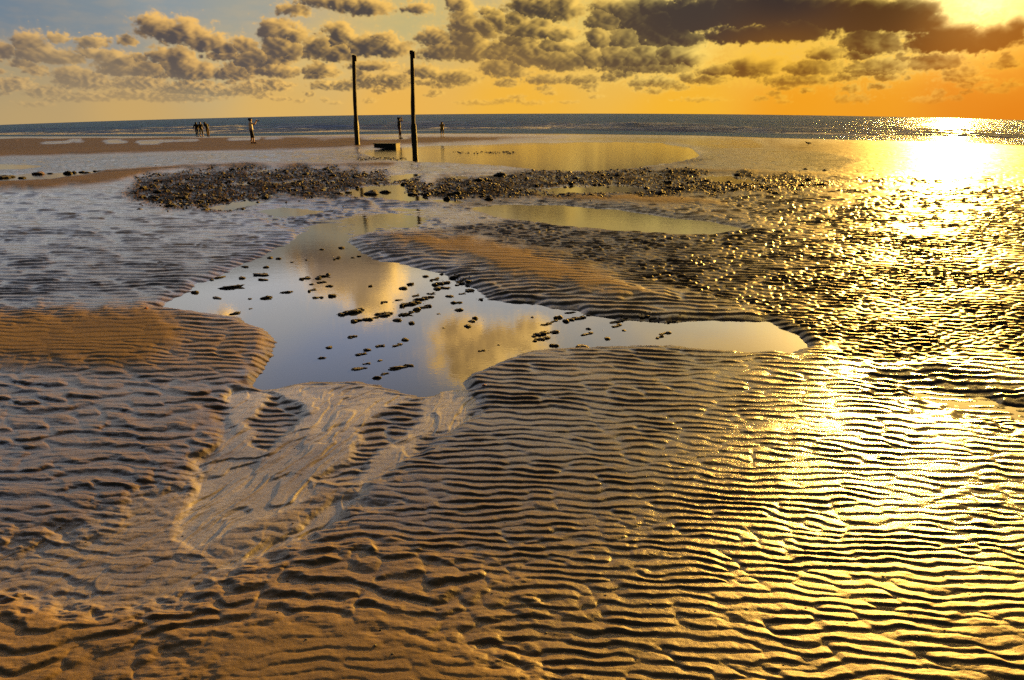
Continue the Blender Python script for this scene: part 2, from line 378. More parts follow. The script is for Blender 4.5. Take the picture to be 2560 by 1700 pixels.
# left linguoid ripples
paint([(-300, 868), (300, 880), (560, 905), (540, 1000), (440, 1080), (330, 1150), (180, 1200), (-300, 1240)], 25, H=.05, A=.016, W=.80, M=.75)
paint([(-300, 1240), (300, 1250), (600, 1330), (750, 1250), (1000, 1280), (1250, 1400), (1100, 1560), (700, 1500), (400, 1700), (-300, 1700)], 50, H=.055, A=.019, W=.5, M=.85)
paint([(-300, 1400), (180, 1400), (260, 1500), (200, 1700), (-300, 1700)], 50, A=.013, M=.9, W=.35)
paint([(430, 1500), (620, 1440), (860, 1440), (960, 1480), (1250, 1600), (1300, 1760), (400, 1760)], 50, H=.065, A=.005, W=.32)
# centre bar
paint([(790, 556), (850, 542), (960, 542), (1100, 556), (1250, 585), (1420, 632), (1560, 682), (1720, 722), (1870, 775), (1860, 800), (1760, 742), (1560, 742), (1420, 738), (1330, 718), (1140, 688), (1060, 648), (1020, 628), (950, 614), (870, 598), (820, 575)], 16, .6, H=.045, A=.014, W=.75, K=.0)
paint([(850, 546), (960, 546), (1100, 560), (1250, 592), (1400, 640), (1500, 690), (1400, 692), (1280, 672), (1150, 640), (1050, 605), (960, 585), (880, 565)], 22, .9, H=.085, A=.0035, W=.16)
# low dark bar under the stones, then the golden stream
paint([(590, 458), (700, 452), (900, 460), (1080, 474), (1000, 484), (850, 480), (760, 478), (600, 472)], 7, H=.05, A=.014, W=.8, D=.5)
paint([(480, 484), (600, 476), (760, 480), (900, 484), (1080, 484), (1180, 505), (1000, 530), (860, 545), (760, 560), (690, 545), (600, 505)], 9, H=.010, A=.016, W=.95, M=.2, K=.5, D=.45)
paint([(690, 545), (720, 515), (800, 495), (900, 488), (1000, 500), (960, 522), (870, 536), (810, 548), (790, 560), (760, 580), (700, 575)], 9, H=-.006, A=.010)
paint([(590, 487), (650, 478), (745, 487), (700, 497), (640, 498)], 4, H=-.02, A=.002)
paint([(860, 470), (1060, 480), (1100, 500), (1040, 505), (960, 495), (860, 484)], 5, H=.004, A=.010)
# long gold pool and the bar behind it
paint([(1090, 462), (1250, 452), (1450, 452), (1620, 468), (1740, 490), (1800, 515), (1720, 530), (1640, 512), (1440, 486), (1280, 474), (1120, 472)], 9, H=.045, A=.015, W=.6, D=.6)
paint([(1220, 458), (1450, 452), (1600, 462), (1680, 476), (1500, 474), (1350, 466)], 6, H=.07, A=.001, W=.12, D=.3)
paint([(1080, 478), (1150, 471), (1300, 473), (1440, 485), (1540, 500), (1640, 511), (1720, 527), (1640, 541), (1560, 541), (1430, 531), (1300, 521), (1190, 506), (1130, 495)], 6, .5, H=-.035, A=.001)
# stony ground
for pl in ([(285, 448), (320, 418), (420, 394), (520, 386), (640, 386), (760, 388), (880, 396), (960, 410), (1000, 440), (960, 462), (800, 458), (640, 456), (560, 480), (480, 488), (380, 480), (310, 465)],
           [(960, 425), (1050, 412), (1200, 400), (1400, 392), (1600, 396), (1750, 408), (1890, 412), (1920, 425), (1840, 440), (1650, 446), (1480, 454), (1280, 455), (1080, 462), (960, 456)]):
    paint(pl, 11, 1.6, H=-.012, A=.002, S=.075, W=.30, D=1.0)
paint([(820, 364), (940, 361), (935, 371), (830, 372)], 2.5, H=.01, S=.05, D=1, A=0)
for pl in ([(470, 480), (540, 466), (640, 461), (590, 474), (510, 486)], [(1230, 436), (1300, 430), (1420, 428), (1510, 438), (1450, 447), (1290, 446)], [(1620, 405), (1690, 404), (1710, 416), (1800, 424), (1690, 424), (1640, 418)],
           [(780, 446), (840, 430), (930, 424), (930, 446), (1010, 458), (860, 456)], [(840, 440), (920, 452), (1100, 465), (1060, 470), (900, 462), (800, 455)], [(1040, 405), (1150, 398), (1180, 401), (1060, 412)], [(540, 424), (580, 422), (570, 427)], [(900, 402), (1000, 396), (960, 408), (900, 420)]):
    paint(pl, 4, H=-.02, S=.012, A=.0, D=.4)
# big lagoon by the poles
paint([(835, 349), (900, 341), (1000, 337), (1180, 331), (1350, 327), (1520, 330), (1610, 344), (1625, 354), (1600, 364), (1560, 374), (1470, 386), (1370, 394), (1240, 391), (1130, 381), (1030, 375), (960, 374), (860, 361)], 3.5, .5, H=-.05, A=.0005, S=0, D=0)
paint([(1050, 352), (1110, 349), (1190, 349), (1180, 353), (1100, 355)], 2, H=.003, A=.014, D=.6, W=1)
paint([(920, 376), (1040, 377), (1150, 384), (1230, 392), (1120, 400), (1000, 402), (900, 392)], 4, H=.05, A=.016, W=.9, D=.6, K=.6)
paint([(1600, 344), (1650, 346), (1760, 345), (1900, 352), (2000, 372), (1900, 400), (1700, 394), (1580, 396), (1640, 380), (1620, 365)], 5, H=.035, A=.009, W=.85)
paint([(1560, 372), (1640, 367), (1650, 372), (1590, 377)], 2, D=1, S=.04)
paint([(1480, 396), (1640, 392), (1800, 398), (1980, 405), (1900, 409), (1700, 402), (1560, 399)], 3, H=.06, A=.001, W=.3)
# main pool
paint([(366, 710), (430, 670), (520, 625), (600, 590), (660, 562), (700, 545), (760, 548), (800, 556), (870, 597), (950, 613), (1020, 627), (1060, 648), (1140, 687), (1240, 702), (1330, 717), (1420, 737), (1560, 742), (1640, 737), (1760, 742), (1835, 766), (1870, 800), (1820, 816), (1700, 816),
       (1560, 801), (1420, 801), (1330, 803), (1220, 812), (1150, 840), (1090, 867), (1070, 885), (1085, 905), (1040, 918), (950, 922), (900, 906), (830, 884), (700, 884), (620, 908), (570, 892), (600, 860), (622, 820), (630, 790), (600, 760), (540, 737), (450, 722)], 15, .5, H=-.030, A=.009, W=1, M=0, K=0)
paint([(480, 700), (620, 620), (760, 575), (900, 630), (1000, 660), (1100, 705), (1300, 735), (1500, 765), (1750, 765), (1800, 795), (1500, 785), (1250, 795), (1100, 840), (1040, 895), (900, 880), (760, 870), (650, 870), (680, 790), (620, 745)], 10, .5, H=-.05, A=.001)
# grey water in the ripple troughs, right
paint([(1990, 868), (2080, 858), (2180, 880), (2361, 925), (2600, 960), (2600, 1000), (2300, 985), (2150, 950), (2050, 915)], 34, H=.004, A=.016, W=1)
paint([(2080, 880), (2200, 905), (2361, 945), (2361, 970), (2200, 945), (2100, 915)], 16, H=-.003, A=.014)
# fan of outflow sand: streaked plain below, feathered sheets above with ripple windows between them
FP = lambda pts_: [((500 + x_ / 2.951) / SC, (950 + y_ / 2.951) / SC) for x_, y_ in pts_]
paint([(-200, 1290), (200, 1225), (400, 1120), (520, 1050), (640, 1010), (860, 1010), (880, 1110), (830, 1180), (720, 1270), (560, 1340), (400, 1420), (220, 1440), (0, 1400), (-200, 1380)], 40, 1.3, G=.45, A=.0075, H=.028, W=.72, M=.7)
paint([(500, 950), (600, 900), (720, 885), (870, 890), (1010, 925), (1085, 910), (1110, 940), (1000, 1040), (880, 1110), (700, 1130), (560, 1080), (500, 1010)], 16, .8, A=.011, H=.013, W=.9, M=0)
for pl in ([(180, 170), (240, 95), (500, 110), (505, 190), (400, 300), (345, 335), (395, 390), (370, 480), (320, 560), (150, 640), (-40, 760), (-40, 620), (200, 470), (215, 330)],
           [(500, 100), (700, 66), (1150, 46), (1500, 125), (1580, 165), (1320, 250), (1250, 330), (1160, 380), (1185, 480), (1100, 630), (850, 760), (870, 880), (620, 1010), (300, 1130), (-40, 1290), (-200, 1200), (0, 700), (300, 470), (500, 555), (780, 300), (760, 215)],
           [(1640, 160), (1780, 90), (1960, 86), (2065, 190), (1900, 330), (1700, 400), (1600, 480), (1575, 600), (1400, 720), (1250, 800), (1210, 890), (1170, 800), (1275, 590), (1500, 440), (1640, 300)],
           [(1900, 300), (2130, 250), (1900, 380), (1640, 440), (1700, 390)], [(1180, 890), (1000, 900), (640, 1180), (380, 1290), (100, 1460), (240, 1440), (620, 1260), (960, 1120)]):
    paint(FP(pl), 6, 1.3, G=1.0, A=.0008, H=lambda s_: .020 + .003 * np.exp(-(s_ / 4) ** 2), W=1.0)
# shoreline of the sea
SEA = -0.30
shx = [-400, 0, 300, 500, 650, 800, 1000, 1300, 1600, 1900, 2150, 2361, 2800]
shy = [312, 310.7, 309, 307.6, 306.3, 303.5, 301, 301.5, 305, 313, 319, 326, 331]
vs = np.interp(PU, shx, shy)
hs = SEA + np.clip((PV - vs) / 9.0, -6, 1) * .34
FLD['H'] = np.where(PV < vs + 14, np.minimum(FLD['H'], hs), FLD['H'])
FLD['W'] = np.where(PV < vs + 3.5, 1.25, FLD['W'])

def fine(c):                               # coarse field -> full grid
    t = np.arange(NR); r_ = np.interp(t, ri, np.arange(KR)); r_0 = np.minimum(r_.astype(int), KR - 2); fr = (r_ - r_0)[:, None]
    t = np.arange(NC); c_ = np.interp(t, ci, np.arange(KC)); c_0 = np.minimum(c_.astype(int), KC - 2); fc = (c_ - c_0)[None, :]
    a = c[r_0] * (1 - fr) + c[r_0 + 1] * fr
    return (a[:, c_0] * (1 - fc) + a[:, c_0 + 1] * fc).astype(F32)

X, Y = grid_xy(rowY, cs)
X = X.astype(F32); Y = Y.astype(F32)
f = {k: fine(v) for k, v in FLD.items()}

def unproj(u, v, z=0.0):
    d = ray(u, v); t = (z - EYE) / d[2]
    return d[0] * t, d[1] * t

# ripple coordinates: wavelength grows with distance where the bedforms are larger
yk = np.linspace(0.3, 200, 8000)
lam = .092 * np.maximum(.5, yk / 4.6) ** .95
pk = np.concatenate([[0], np.cumsum(.5 * (1 / lam[1:] + 1 / lam[:-1]) * np.diff(yk))])
P = np.interp(Y, yk, pk).astype(F32)
Q = (X / (.092 * np.maximum(.5, Y / 4.6) ** .95)).astype(F32)
def ripples(seed, scale, spread, nw, tilt, warp):
    rs = np.random.RandomState(seed)
    wx = fbm(Q / 9, P / 7, 3, seed + 1) * warp + fbm(Q / 1.7, P / 1.4, 3, seed + 2) * .16
    p = P / scale + wx + tilt * (X / (1 + np.exp(-1.6 * X))) * np.clip(7 / np.maximum(Y, 1), 0, 2.6) / np.maximum(1, Y / 9)
    q = Q / scale
    C = np.zeros_like(P); S = np.zeros_like(P)
    for i in range(nw):
        th = rs.normal(0, spread); k = 2 * np.pi * (1 + rs.normal(0, .13)); ph = rs.rand() * 6.28
        a = (k * math.sin(th) * q + k * math.cos(th) * p + ph).astype(F32)
        C += np.cos(a); S += np.sin(a)
    amp = np.sqrt(C * C + S * S) / math.sqrt(nw)
    return np.arctan2(S, C), np.clip(amp / .75, 0, 1) ** .6, amp
ph1, am1, _ = ripples(11, 1.0, .14, 24, .9, 1.0)
ph2, am2, _ = ripples(23, 1.9, .36, 24, .2, 1.3)
def prof(ph, sharp):
    g = .5 + .5 * np.cos(ph + .62 * np.cos(ph))
    return g ** sharp
crest = .86 + .45 * fbm(Q * .55, P * 1.1, 3, 73)
r1 = prof(ph1, .70) * am1 * crest
r2 = prof(ph2, .95) * am2 * crest
ph3, am3, _ = ripples(37, .85, .50, 26, .9, 1.2)
r3 = prof(ph3, .9) * am3 * crest
rip = (r1 * (1 - f['M']) + r2 * f['M'] * 1.15) * (1 - f['K']) + r3 * 1.1 * f['K']
patch = .76 + .75 * fbm(Q / 7, P / 5, 4, 71)
growth = np.clip(Y / 4.6, .52, 4.0) ** .9
ripH = (rip - .45) * 1.4 * f['A'] * np.clip(patch, .25, 1.3) * growth
# fan of flow marks
s0 = np.array(unproj(880 * SC, 890 * SC)); s1 = np.array(unproj(300 * SC, 1330 * SC))
fd = (s1 - s0) / np.linalg.norm(s1 - s0)
fs = (X - s0[0]) * fd[0] + (Y - s0[1]) * fd[1]
ft = -(X - s0[0]) * fd[1] + (Y - s0[1]) * fd[0]
ft = ft + .12 * fbm(fs * 1.3, ft * 2, 3, 91); fs = fs + .2 * fbm(X * 2, Y * 2, 3, 92)
ft = ft + .07 * fbm(fs * 3, ft * 3, 3, 98)
tn = fbm(fs * .9, ft * 2.0, 4, 93) * 5
fr_ = tn - np.floor(tn)
terr = (np.floor(tn) + sstep(.78, 1.0, fr_)) * .0050
rid = 1 - np.abs(fbm(fs * 1.2, ft * 6, 4, 94)) * 2.2
fanH = terr + np.clip(rid, 0, 1) ** 3 * .0045 + fbm(fs * 2.2, ft * 26, 3, 95) * .0022 + fbm(X * 12, Y * 12, 2, 96) * .0008
# stony lumps
st = fbm(X * 5, Y * 3.4, 5, 101, gain=.62)
st2 = np.abs(fbm(X * 9, Y * 6, 4, 102, gain=.6))
stH = (st * .8 + .5 - st2 * .9 - .15) * f['S'] * 1.5
soft_st = fbm(X * 1.1, Y * .55, 4, 113) * .05 * np.clip(f['S'] * 12, 0, 1)
soft = soft_st + fbm(X * .6, Y * .6, 4, 111) * .010 * np.clip(Y / 4, .5, 1.5) * (f['H'] > -.02)
grainH = fbm(X * 60, Y * 60, 2, 112) * .0005 * np.clip(1.6 - Y / 4, 0, 1)
Z = f['H'] + ripH + fanH * f['G'] + stH + soft + grainH + drop(X, Y)
Z = Z.astype(F32)
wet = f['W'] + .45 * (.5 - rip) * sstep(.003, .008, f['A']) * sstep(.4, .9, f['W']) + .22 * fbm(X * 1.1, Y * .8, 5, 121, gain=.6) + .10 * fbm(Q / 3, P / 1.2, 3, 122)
wet = np.maximum(wet, 1.1 * sstep(.012, .0, Z - drop(X, Y)))
dark = np.clip(f['D'] + f['S'] * 4 * st, 0, 1)

def fast_mesh(name, V, nr, nc, attrs=None, mat=None):
    me = bpy.data.meshes.new(name)
    nv = nr * nc; nq = (nr - 1) * (nc - 1)
    a = (np.arange(nr - 1)[:, None] * nc + np.arange(nc - 1)[None, :]).ravel()
    quads = np.stack([a, a + 1, a + nc + 1, a + nc], 1).astype(np.int32)
    me.vertices.add(nv); me.loops.add(nq * 4); me.polygons.add(nq)
    me.vertices.foreach_set('co', V.astype(F32).ravel())
    me.loops.foreach_set('vertex_index', quads.ravel())
    me.polygons.foreach_set('loop_start', (np.arange(nq) * 4).astype(np.int32))
    me.polygons.foreach_set('use_smooth', np.ones(nq, bool))
    for k, v in (attrs or {}).items():
        at = me.attributes.new(k, 'FLOAT', 'POINT'); at.data.foreach_set('value', v.astype(F32).ravel())
    me.update(calc_edges=True)
    if mat: me.materials.append(mat)
    o = bpy.data.objects.new(name, me); COL.objects.link(o)
    return o

# ------------------------------------------------------------------ materials
class Mat:
    def __init__(s, name):
        s.m = bpy.data.materials.new(name); s.m.use_nodes = True
        s.nt = s.m.node_tree; s.b = s.nt.nodes['Principled BSDF']
    def n(s, t, **k): return new_node(s.nt, t, **k)
    def l(s, a, b): s.nt.links.new(a, b)
    def attr(s, n): x = s.n('ShaderNodeAttribute'); x.attribute_name = n; return x.outputs['Fac']
    def noise(s, scale, detail=4, vec=None, rough=.5):
        x = s.n('ShaderNodeTexNoise'); x.inputs['Scale'].default_value = scale; x.inputs['Detail'].default_value = detail; x.inputs['Roughness'].default_value = rough
        if vec is not None: s.l(vec, x.inputs['Vector'])
        return x.outputs['Fac']
    def obj(s, sc=(1, 1, 1)):
        t = s.n('ShaderNodeTexCoord'); mp = s.n('ShaderNodeMapping'); mp.inputs['Scale'].default_value = sc
        s.l(t.outputs['Object'], mp.inputs[0]); return mp.outputs[0]
    def ramp(s, fac, stops):
        r = s.n('ShaderNodeValToRGB'); e = r.color_ramp.elements
        while len(e) < len(stops): e.new(.5)
        for i, (p, c) in enumerate(stops):
            e[i].position = p; e[i].color = (*c, 1) if len(c) == 3 else c
        s.l(fac, r.inputs[0]); return r.outputs[0]
    def math(s, op, a, b=None, clamp=False):
        n = s.n('ShaderNodeMath'); n.operation = op; n.use_clamp = clamp
        for i, q in enumerate((a, b)):
            if q is None: continue
            if isinstance(q, (int, float)): n.inputs[i].default_value = q
            else: s.l(q, n.inputs[i])
        return n.outputs[0]
    def mix(s, fac, a, b):
        n = s.n('ShaderNodeMix'); n.data_type = 'RGBA'
        for i, q in ((0, fac), (6, a), (7, b)):
            if isinstance(q, (int, float)): n.inputs[i].default_value = q
            elif isinstance(q, tuple): n.inputs[i].default_value = (*q, 1)
            else: s.l(q, n.inputs[i])
        return n.outputs[2]
    def bump(s, h, strength, dist):
        b = s.n('ShaderNodeBump'); b.inputs['Strength'].default_value = strength; b.inputs['Distance'].default_value = dist
        s.l(h, b.inputs['Height']); s.l(b.outputs[0], s.b.inputs['Normal']); return b

def sand_material():
    s = Mat('wet_sand')
    w = s.attr('wet'); d = s.attr('dark')
    o = s.obj()
    patch = s.noise(1.3, 5, o)
    grain = s.noise(700, 2, o)
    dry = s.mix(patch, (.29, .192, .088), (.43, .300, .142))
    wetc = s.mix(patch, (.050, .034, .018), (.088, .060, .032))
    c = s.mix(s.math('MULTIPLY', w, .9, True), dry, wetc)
    c = s.mix(s.math('MULTIPLY', s.math('SUBTRACT', grain, .5), .9, True), c, (.05, .035, .02))
    c = s.mix(s.math('MULTIPLY', s.attr('painted_sheen'), .8), c, s.mix(grain, (.50, .455, .39), (.55, .50, .43)))  # the fan's wet sky sheen, painted in as a paler base colour
    c = s.mix(s.math('MULTIPLY', d, .9), c, s.mix(patch, (.020, .013, .007), (.045, .029, .014)))
    s.l(c, s.b.inputs['Base Color'])
    r = s.n('ShaderNodeMapRange'); s.l(w, r.inputs[0])
    r.inputs[1].default_value = .1; r.inputs[2].default_value = 1.15; r.inputs[3].default_value = .62; r.inputs[4].default_value = .13
    s.l(s.math('ADD', r.outputs[0], s.math('MULTIPLY', s.math('SUBTRACT', patch, .5), .12)), s.b.inputs['Roughness'])
    s.b.inputs['IOR'].default_value = 1.45
    sp = s.n('ShaderNodeMapRange'); s.l(w, sp.inputs[0]); sp.inputs[1].default_value = .2; sp.inputs[2].default_value = 1.1; sp.inputs[3].default_value = .05; sp.inputs[4].default_value = .95
    s.l(s.math('MULTIPLY', sp.outputs[0], s.math('SUBTRACT', 1.0, s.math('MULTIPLY', d, .94))), s.b.inputs['Specular IOR Level'])
    hgt = s.math('ADD', s.noise(420, 3, o, .7), s.math('MULTIPLY', s.noise(55, 4, o), .8))
    sxyz = s.n('ShaderNodeSeparateXYZ'); s.l(s.obj(), sxyz.inputs[0])
    fr = s.n('ShaderNodeMapRange'); s.l(sxyz.outputs[1], fr.inputs[0]); fr.inputs[1].default_value = 4; fr.inputs[2].default_value = 16; fr.inputs[3].default_value = 0; fr.inputs[4].default_value = 9
    dents = s.math('MULTIPLY', s.noise(9, 4, s.obj((.6, 1, 1)), .6), fr.outputs[0])
    hgt = s.math('ADD', hgt, s.math('MULTIPLY', dents, s.math('MULTIPLY', w, 1.0, True)))
    s.bump(hgt, .45, .0022)
    return s.m

terrain = fast_mesh('beach', np.stack([X, Y, Z], -1), NR, NC, dict(wet=wet, dark=dark, painted_sheen=np.clip(f['G'] * (.75 + .9 * fbm(fs * 1.4, ft * 3, 4, 97)), 0, 1)), sand_material())
terrain['kind'] = 'structure'

def ground_z(x, y):
    c = x / (0.84 * y + 2.2)
    r_ = np.interp(y, rowY, np.arange(NR)); k = np.interp(c, cs, np.arange(NC))
    return float(Z[int(min(NR - 1, round(r_))), int(min(NC - 1, round(k)))])
def on_ground(u, v, water=None):
    """photograph pixel -> point on the beach (or on water at least)"""
    z = 0.0
    for _ in range(40):
        x, y = unproj(u, v, z)
        g = ground_z(x, y)
        if water is not None: g = max(g, water)
        z += .5 * (g - z)
    return x, y, z

# outer, lower sand round the sheet
me = bpy.data.meshes.new('sand_flat')
ov = [(-150, -80, -.36), (150, -80, -.36), (150, 40, -.36), (-150, 40, -.36)]
me.from_pydata(ov, [], [(0, 1, 2, 3)])
o = bpy.data.objects.new('sand_flat', me); COL.objects.link(o); o['kind'] = 'structure'
ms = Mat('plain_sand'); ms.l(ms.mix(ms.noise(2, 5, ms.obj()), (.20, .15, .09), (.27, .2, .12)), ms.b.inputs['Base Color']); ms.b.inputs['Roughness'].default_value = .5
me.materials.append(ms.m)

# pool water
def water_material():
    s = Mat('pool_water')
    o = s.obj((1, 1.6, 1))
    s.b.inputs['Roughness'].default_value = .015
    s.b.inputs['IOR'].default_value = 2.3
    s.l(s.mix(s.noise(.9, 4, s.obj()), (.030, .042, .070), (.055, .064, .088)), s.b.inputs['Base Color'])
    far = s.n('ShaderNodeSeparateXYZ'); s.l(s.obj(), far.inputs[0])
    mr = s.n('ShaderNodeMapRange'); s.l(far.outputs[1], mr.inputs[0]); mr.inputs[1].default_value = 6; mr.inputs[2].default_value = 30; mr.inputs[3].default_value = .010; mr.inputs[4].default_value = .07
    b = s.bump(s.math('ADD', s.noise(26, 3, o), s.math('MULTIPLY', s.noise(4.0, 3, o), .9)), .05, .02)
    s.l(mr.outputs[0], b.inputs['Strength'])
    df = s.n('ShaderNodeBsdfDiffuse'); s.l(s.mix(s.noise(.9, 4, s.obj()), (.058, .072, .105), (.09, .10, .135)), df.inputs['Color'])
    tr = s.n('ShaderNodeBsdfTransparent'); tr.inputs['Color'].default_value = (.85, .92, .95, 1)
    body = s.n('ShaderNodeMixShader'); body.inputs[0].default_value = .45; s.l(df.outputs[0], body.inputs[1]); s.l(tr.outputs[0], body.inputs[2])
    gl = s.n('ShaderNodeBsdfGlossy'); gl.inputs['Roughness'].default_value = .012; s.l(b.outputs[0], gl.inputs['Normal'])
    fz = s.n('ShaderNodeFresnel'); fz.inputs[0].default_value = 1.33
    mx = s.n('ShaderNodeMixShader'); s.l(s.math('MULTIPLY', fz.outputs[0], 1.5, True), mx.inputs[0]); s.l(body.outputs[0], mx.inputs[1]); s.l(gl.outputs[0], mx.inputs[2])
    s.l(mx.outputs[0], s.nt.nodes['Material Output'].inputs['Surface']); s.nt.nodes.remove(s.b)
    return s.m
wr = np.concatenate([np.linspace(.5, 8, 40), np.linspace(8.4, 46.5, 60)]); wc = np.linspace(-1, 1, 81)
WX, WY = grid_xy(wr, wc)
pool = fast_mesh('water', np.stack([WX, WY, drop(WX, WY)], -1), len(wr), len(wc), None, water_material())
pool['kind'] = 'structure'

# sea
def build_sea():
    nr, nc = 420, 900
    vv2 = np.linspace(372, 284.3, nr - 6)
    aa = PITCH + np.arctan((vv2 - CV) / FPX)
    ry = np.concatenate([(EYE - SEA) / np.tan(aa), [9000, 9500, 10000, 11000, 13000, 15000]])
    ry = np.minimum.accumulate(ry[::-1])[::-1]
    ry = np.maximum.accumulate(ry)
    c = np.linspace(-1, 1, nc)
    Yg = ry[:, None].repeat(nc, 1); Xg = (.9 * ry + 5)[:, None] * c[None, :]
    z = SEA - .0229 * Xg * Xg / np.maximum(Yg, 1) * sstep(22, 50, Yg)
    u, v = project(Xg, Yg, z); u, v = u / SC, v / SC
    vsh = np.interp(u, shx, shy)
    off = vsh - v                                     # reading px seaward of the shoreline
    fade = sstep(0, 5, off)
    rs = np.random.RandomState(4); wv = np.zeros_like(Yg)
    for lam_, amp, n in ((16, .20, 5), (8, .15, 6), (4, .06, 8), (2.2, .03, 8)):
        for i in range(n):
            th = rs.normal(0.1, .16 if lam_ > 5 else .35); k = 2 * np.pi / (lam_ * (1 + rs.normal(0, .15)))
            wv += amp / math.sqrt(n) * np.sin(k * (math.sin(th) * Xg + math.cos(th) * Yg) + rs.rand() * 6.28) * np.exp(-np.maximum(Yg - 60, 0) / (lam_ * 60))
    nz = fbm(u / 70, v / 3.0, 4, 8)
    wv = wv + .10 * nz * fade
    foam = np.zeros_like(Yg)
    for o0, x0, x1, h in ((6, 150, 760, .22), (3.2, -100, 900, .10), (9, 1180, 1560, .34), (5, 900, 1500, .12), (5.5, 1500, 2100, .22), (8, 2000, 2361, .25), (3, 1900, 2361, .12), (14, 300, 640, .14), (17, 1400, 1700, .16), (12, 1750, 2150, .16)):
        line = off - o0 - 1.2 * fbm(u / 120, u * 0 + o0, 3, int(o0 * 10))
        seg = sstep(x0, x0 + 120, u) * (1 - sstep(x1 - 120, x1, u)) * (.5 + .8 * np.clip(.5 + fbm(u / 40, u * 0 + o0 * 3, 3, 77), 0, 1))
        wv += h * seg * np.exp(-(line / 1.2) ** 2)
        foam = np.maximum(foam, 1.2 * seg * np.exp(-((line + .9) / 1.0) ** 2) * (.3 + 1.2 * np.clip(.5 + fbm(u / 9, v / 1.2, 3, 78), 0, 1)))
    edge = np.exp(-((off - .8) / .6) ** 2) * (1 - sstep(700, 1300, u))
    foam = np.clip(np.maximum(foam, edge * .9), 0, 1)
    z = z + wv * fade
    s = Mat('sea_water')
    fo = s.attr('foam')
    c0 = s.mix(s.noise(.02, 4, s.obj((.3, 1, 1))), (.012, .07, .30), (.035, .14, .42))
    df = s.n('ShaderNodeBsdfDiffuse'); gl = s.n('ShaderNodeBsdfGlossy'); mx = s.n('ShaderNodeMixShader')
    s.l(s.mix(fo, c0, (.8, .8, .8)), df.inputs['Color']); gl.inputs['Roughness'].default_value = .16
    s.l(s.math('SUBTRACT', .14, s.math('MULTIPLY', fo, .1)), mx.inputs[0]); s.l(df.outputs[0], mx.inputs[1]); s.l(gl.outputs[0], mx.inputs[2])
    h = s.math('ADD', s.noise(.9, 6, s.obj((.30, 1, 1)), .6), s.math('MULTIPLY', s.noise(.12, 4, s.obj((.2, 1, 1))), 2.2))
    bp = s.bump(h, 1.0, .8); s.l(bp.outputs[0], df.inputs['Normal']); s.l(bp.outputs[0], gl.inputs['Normal'])
    s.l(mx.outputs[0], s.nt.nodes['Material Output'].inputs['Surface']); s.nt.nodes.remove(s.b)
    o = fast_mesh('sea', np.stack([Xg, Yg, z], -1), nr, nc, dict(foam=foam), s.m)
    o['kind'] = 'structure'
build_sea()



# ------------------------------------------------------------------ things
def tag(o, label=None, cat=None, group=None, kind=None):
    for k, v in (('label', label), ('category', cat), ('group', group), ('kind', kind)):
        if v: o[k] = v
    return o
def mesh_obj(name, V, Fc, mat, parent=None, smooth=True):
    me = bpy.data.meshes.new(name); me.from_pydata([tuple(v) for v in V], [], Fc)
    if smooth: me.polygons.foreach_set('use_smooth', [True] * len(me.polygons))
    me.materials.append(mat); me.update()
    o = bpy.data.objects.new(name, me); COL.objects.link(o)
    if parent: o.parent = parent
    return o
def empty(name, loc, rz=0):
    o = bpy.data.objects.new(name, None); COL.objects.link(o); o.location = loc; o.rotation_euler.z = rz; o.empty_display_size = .2
    return o
def plain(name, c, rough=.7, var=.25, scale=30, bump=0):
    s = Mat(name); c2 = tuple(x * (1 - var) for x in c); c3 = tuple(min(1, x * (1 + var)) for x in c)
    n = s.noise(scale, 4, s.obj())
    s.l(s.mix(n, c2, c3), s.b.inputs['Base Color']); s.b.inputs['Roughness'].default_value = rough
    if bump: s.bump(s.noise(scale * 1.7, 5, s.obj()), bump, .02)
    return s.m

# --- wooden poles
def ring_tube(path, nseg=18, jitter=0, seed=0, cap=True, squash=None):
    """path: (x, y, z, r); rings are horizontal"""
    rr = random.Random(seed); ph = [rr.random() * 6.28 for _ in range(4)]
    V, Fc = [], []
    for k, (x, y, z, r) in enumerate(path):
        for j in range(nseg):
            a = 2 * math.pi * j / nseg
            w = 1 + jitter * (math.sin(3 * a + ph[0]) * .5 + math.sin(5 * a + ph[1] + z * .7) * .5 + (rr.random() - .5) * .6)
            V.append((x + r * w * math.cos(a), y + r * w * math.sin(a), z))
    n = len(path)
    for k in range(n - 1):
        for j in range(nseg):
            j2 = (j + 1) % nseg
            Fc.append((k * nseg + j, k * nseg + j2, (k + 1) * nseg + j2, (k + 1) * nseg + j))
    if cap:
        Fc.append(tuple(range((n - 1) * nseg, n * nseg))); Fc.append(tuple(range(nseg - 1, -1, -1)))
    return V, Fc
def wood_material():
    s = Mat('weathered_wood')
    o = s.obj((14, 14, 1.2))
    n = s.noise(3, 6, o)
    s.l(s.ramp(n, [(.3, (.020, .015, .012)), (.55, (.050, .036, .026)), (.8, (.085, .064, .045))]), s.b.inputs['Base Color'])
    s.b.inputs['Roughness'].default_value = .75
    s.bump(n, .8, .03)
    return s.m
WOOD = wood_material()
WEED = plain('weed_growth', (.022, .026, .012), .6, .5, 25, .9)
IRON = plain('rusty_iron', (.05, .03, .02), .6, .4, 40)
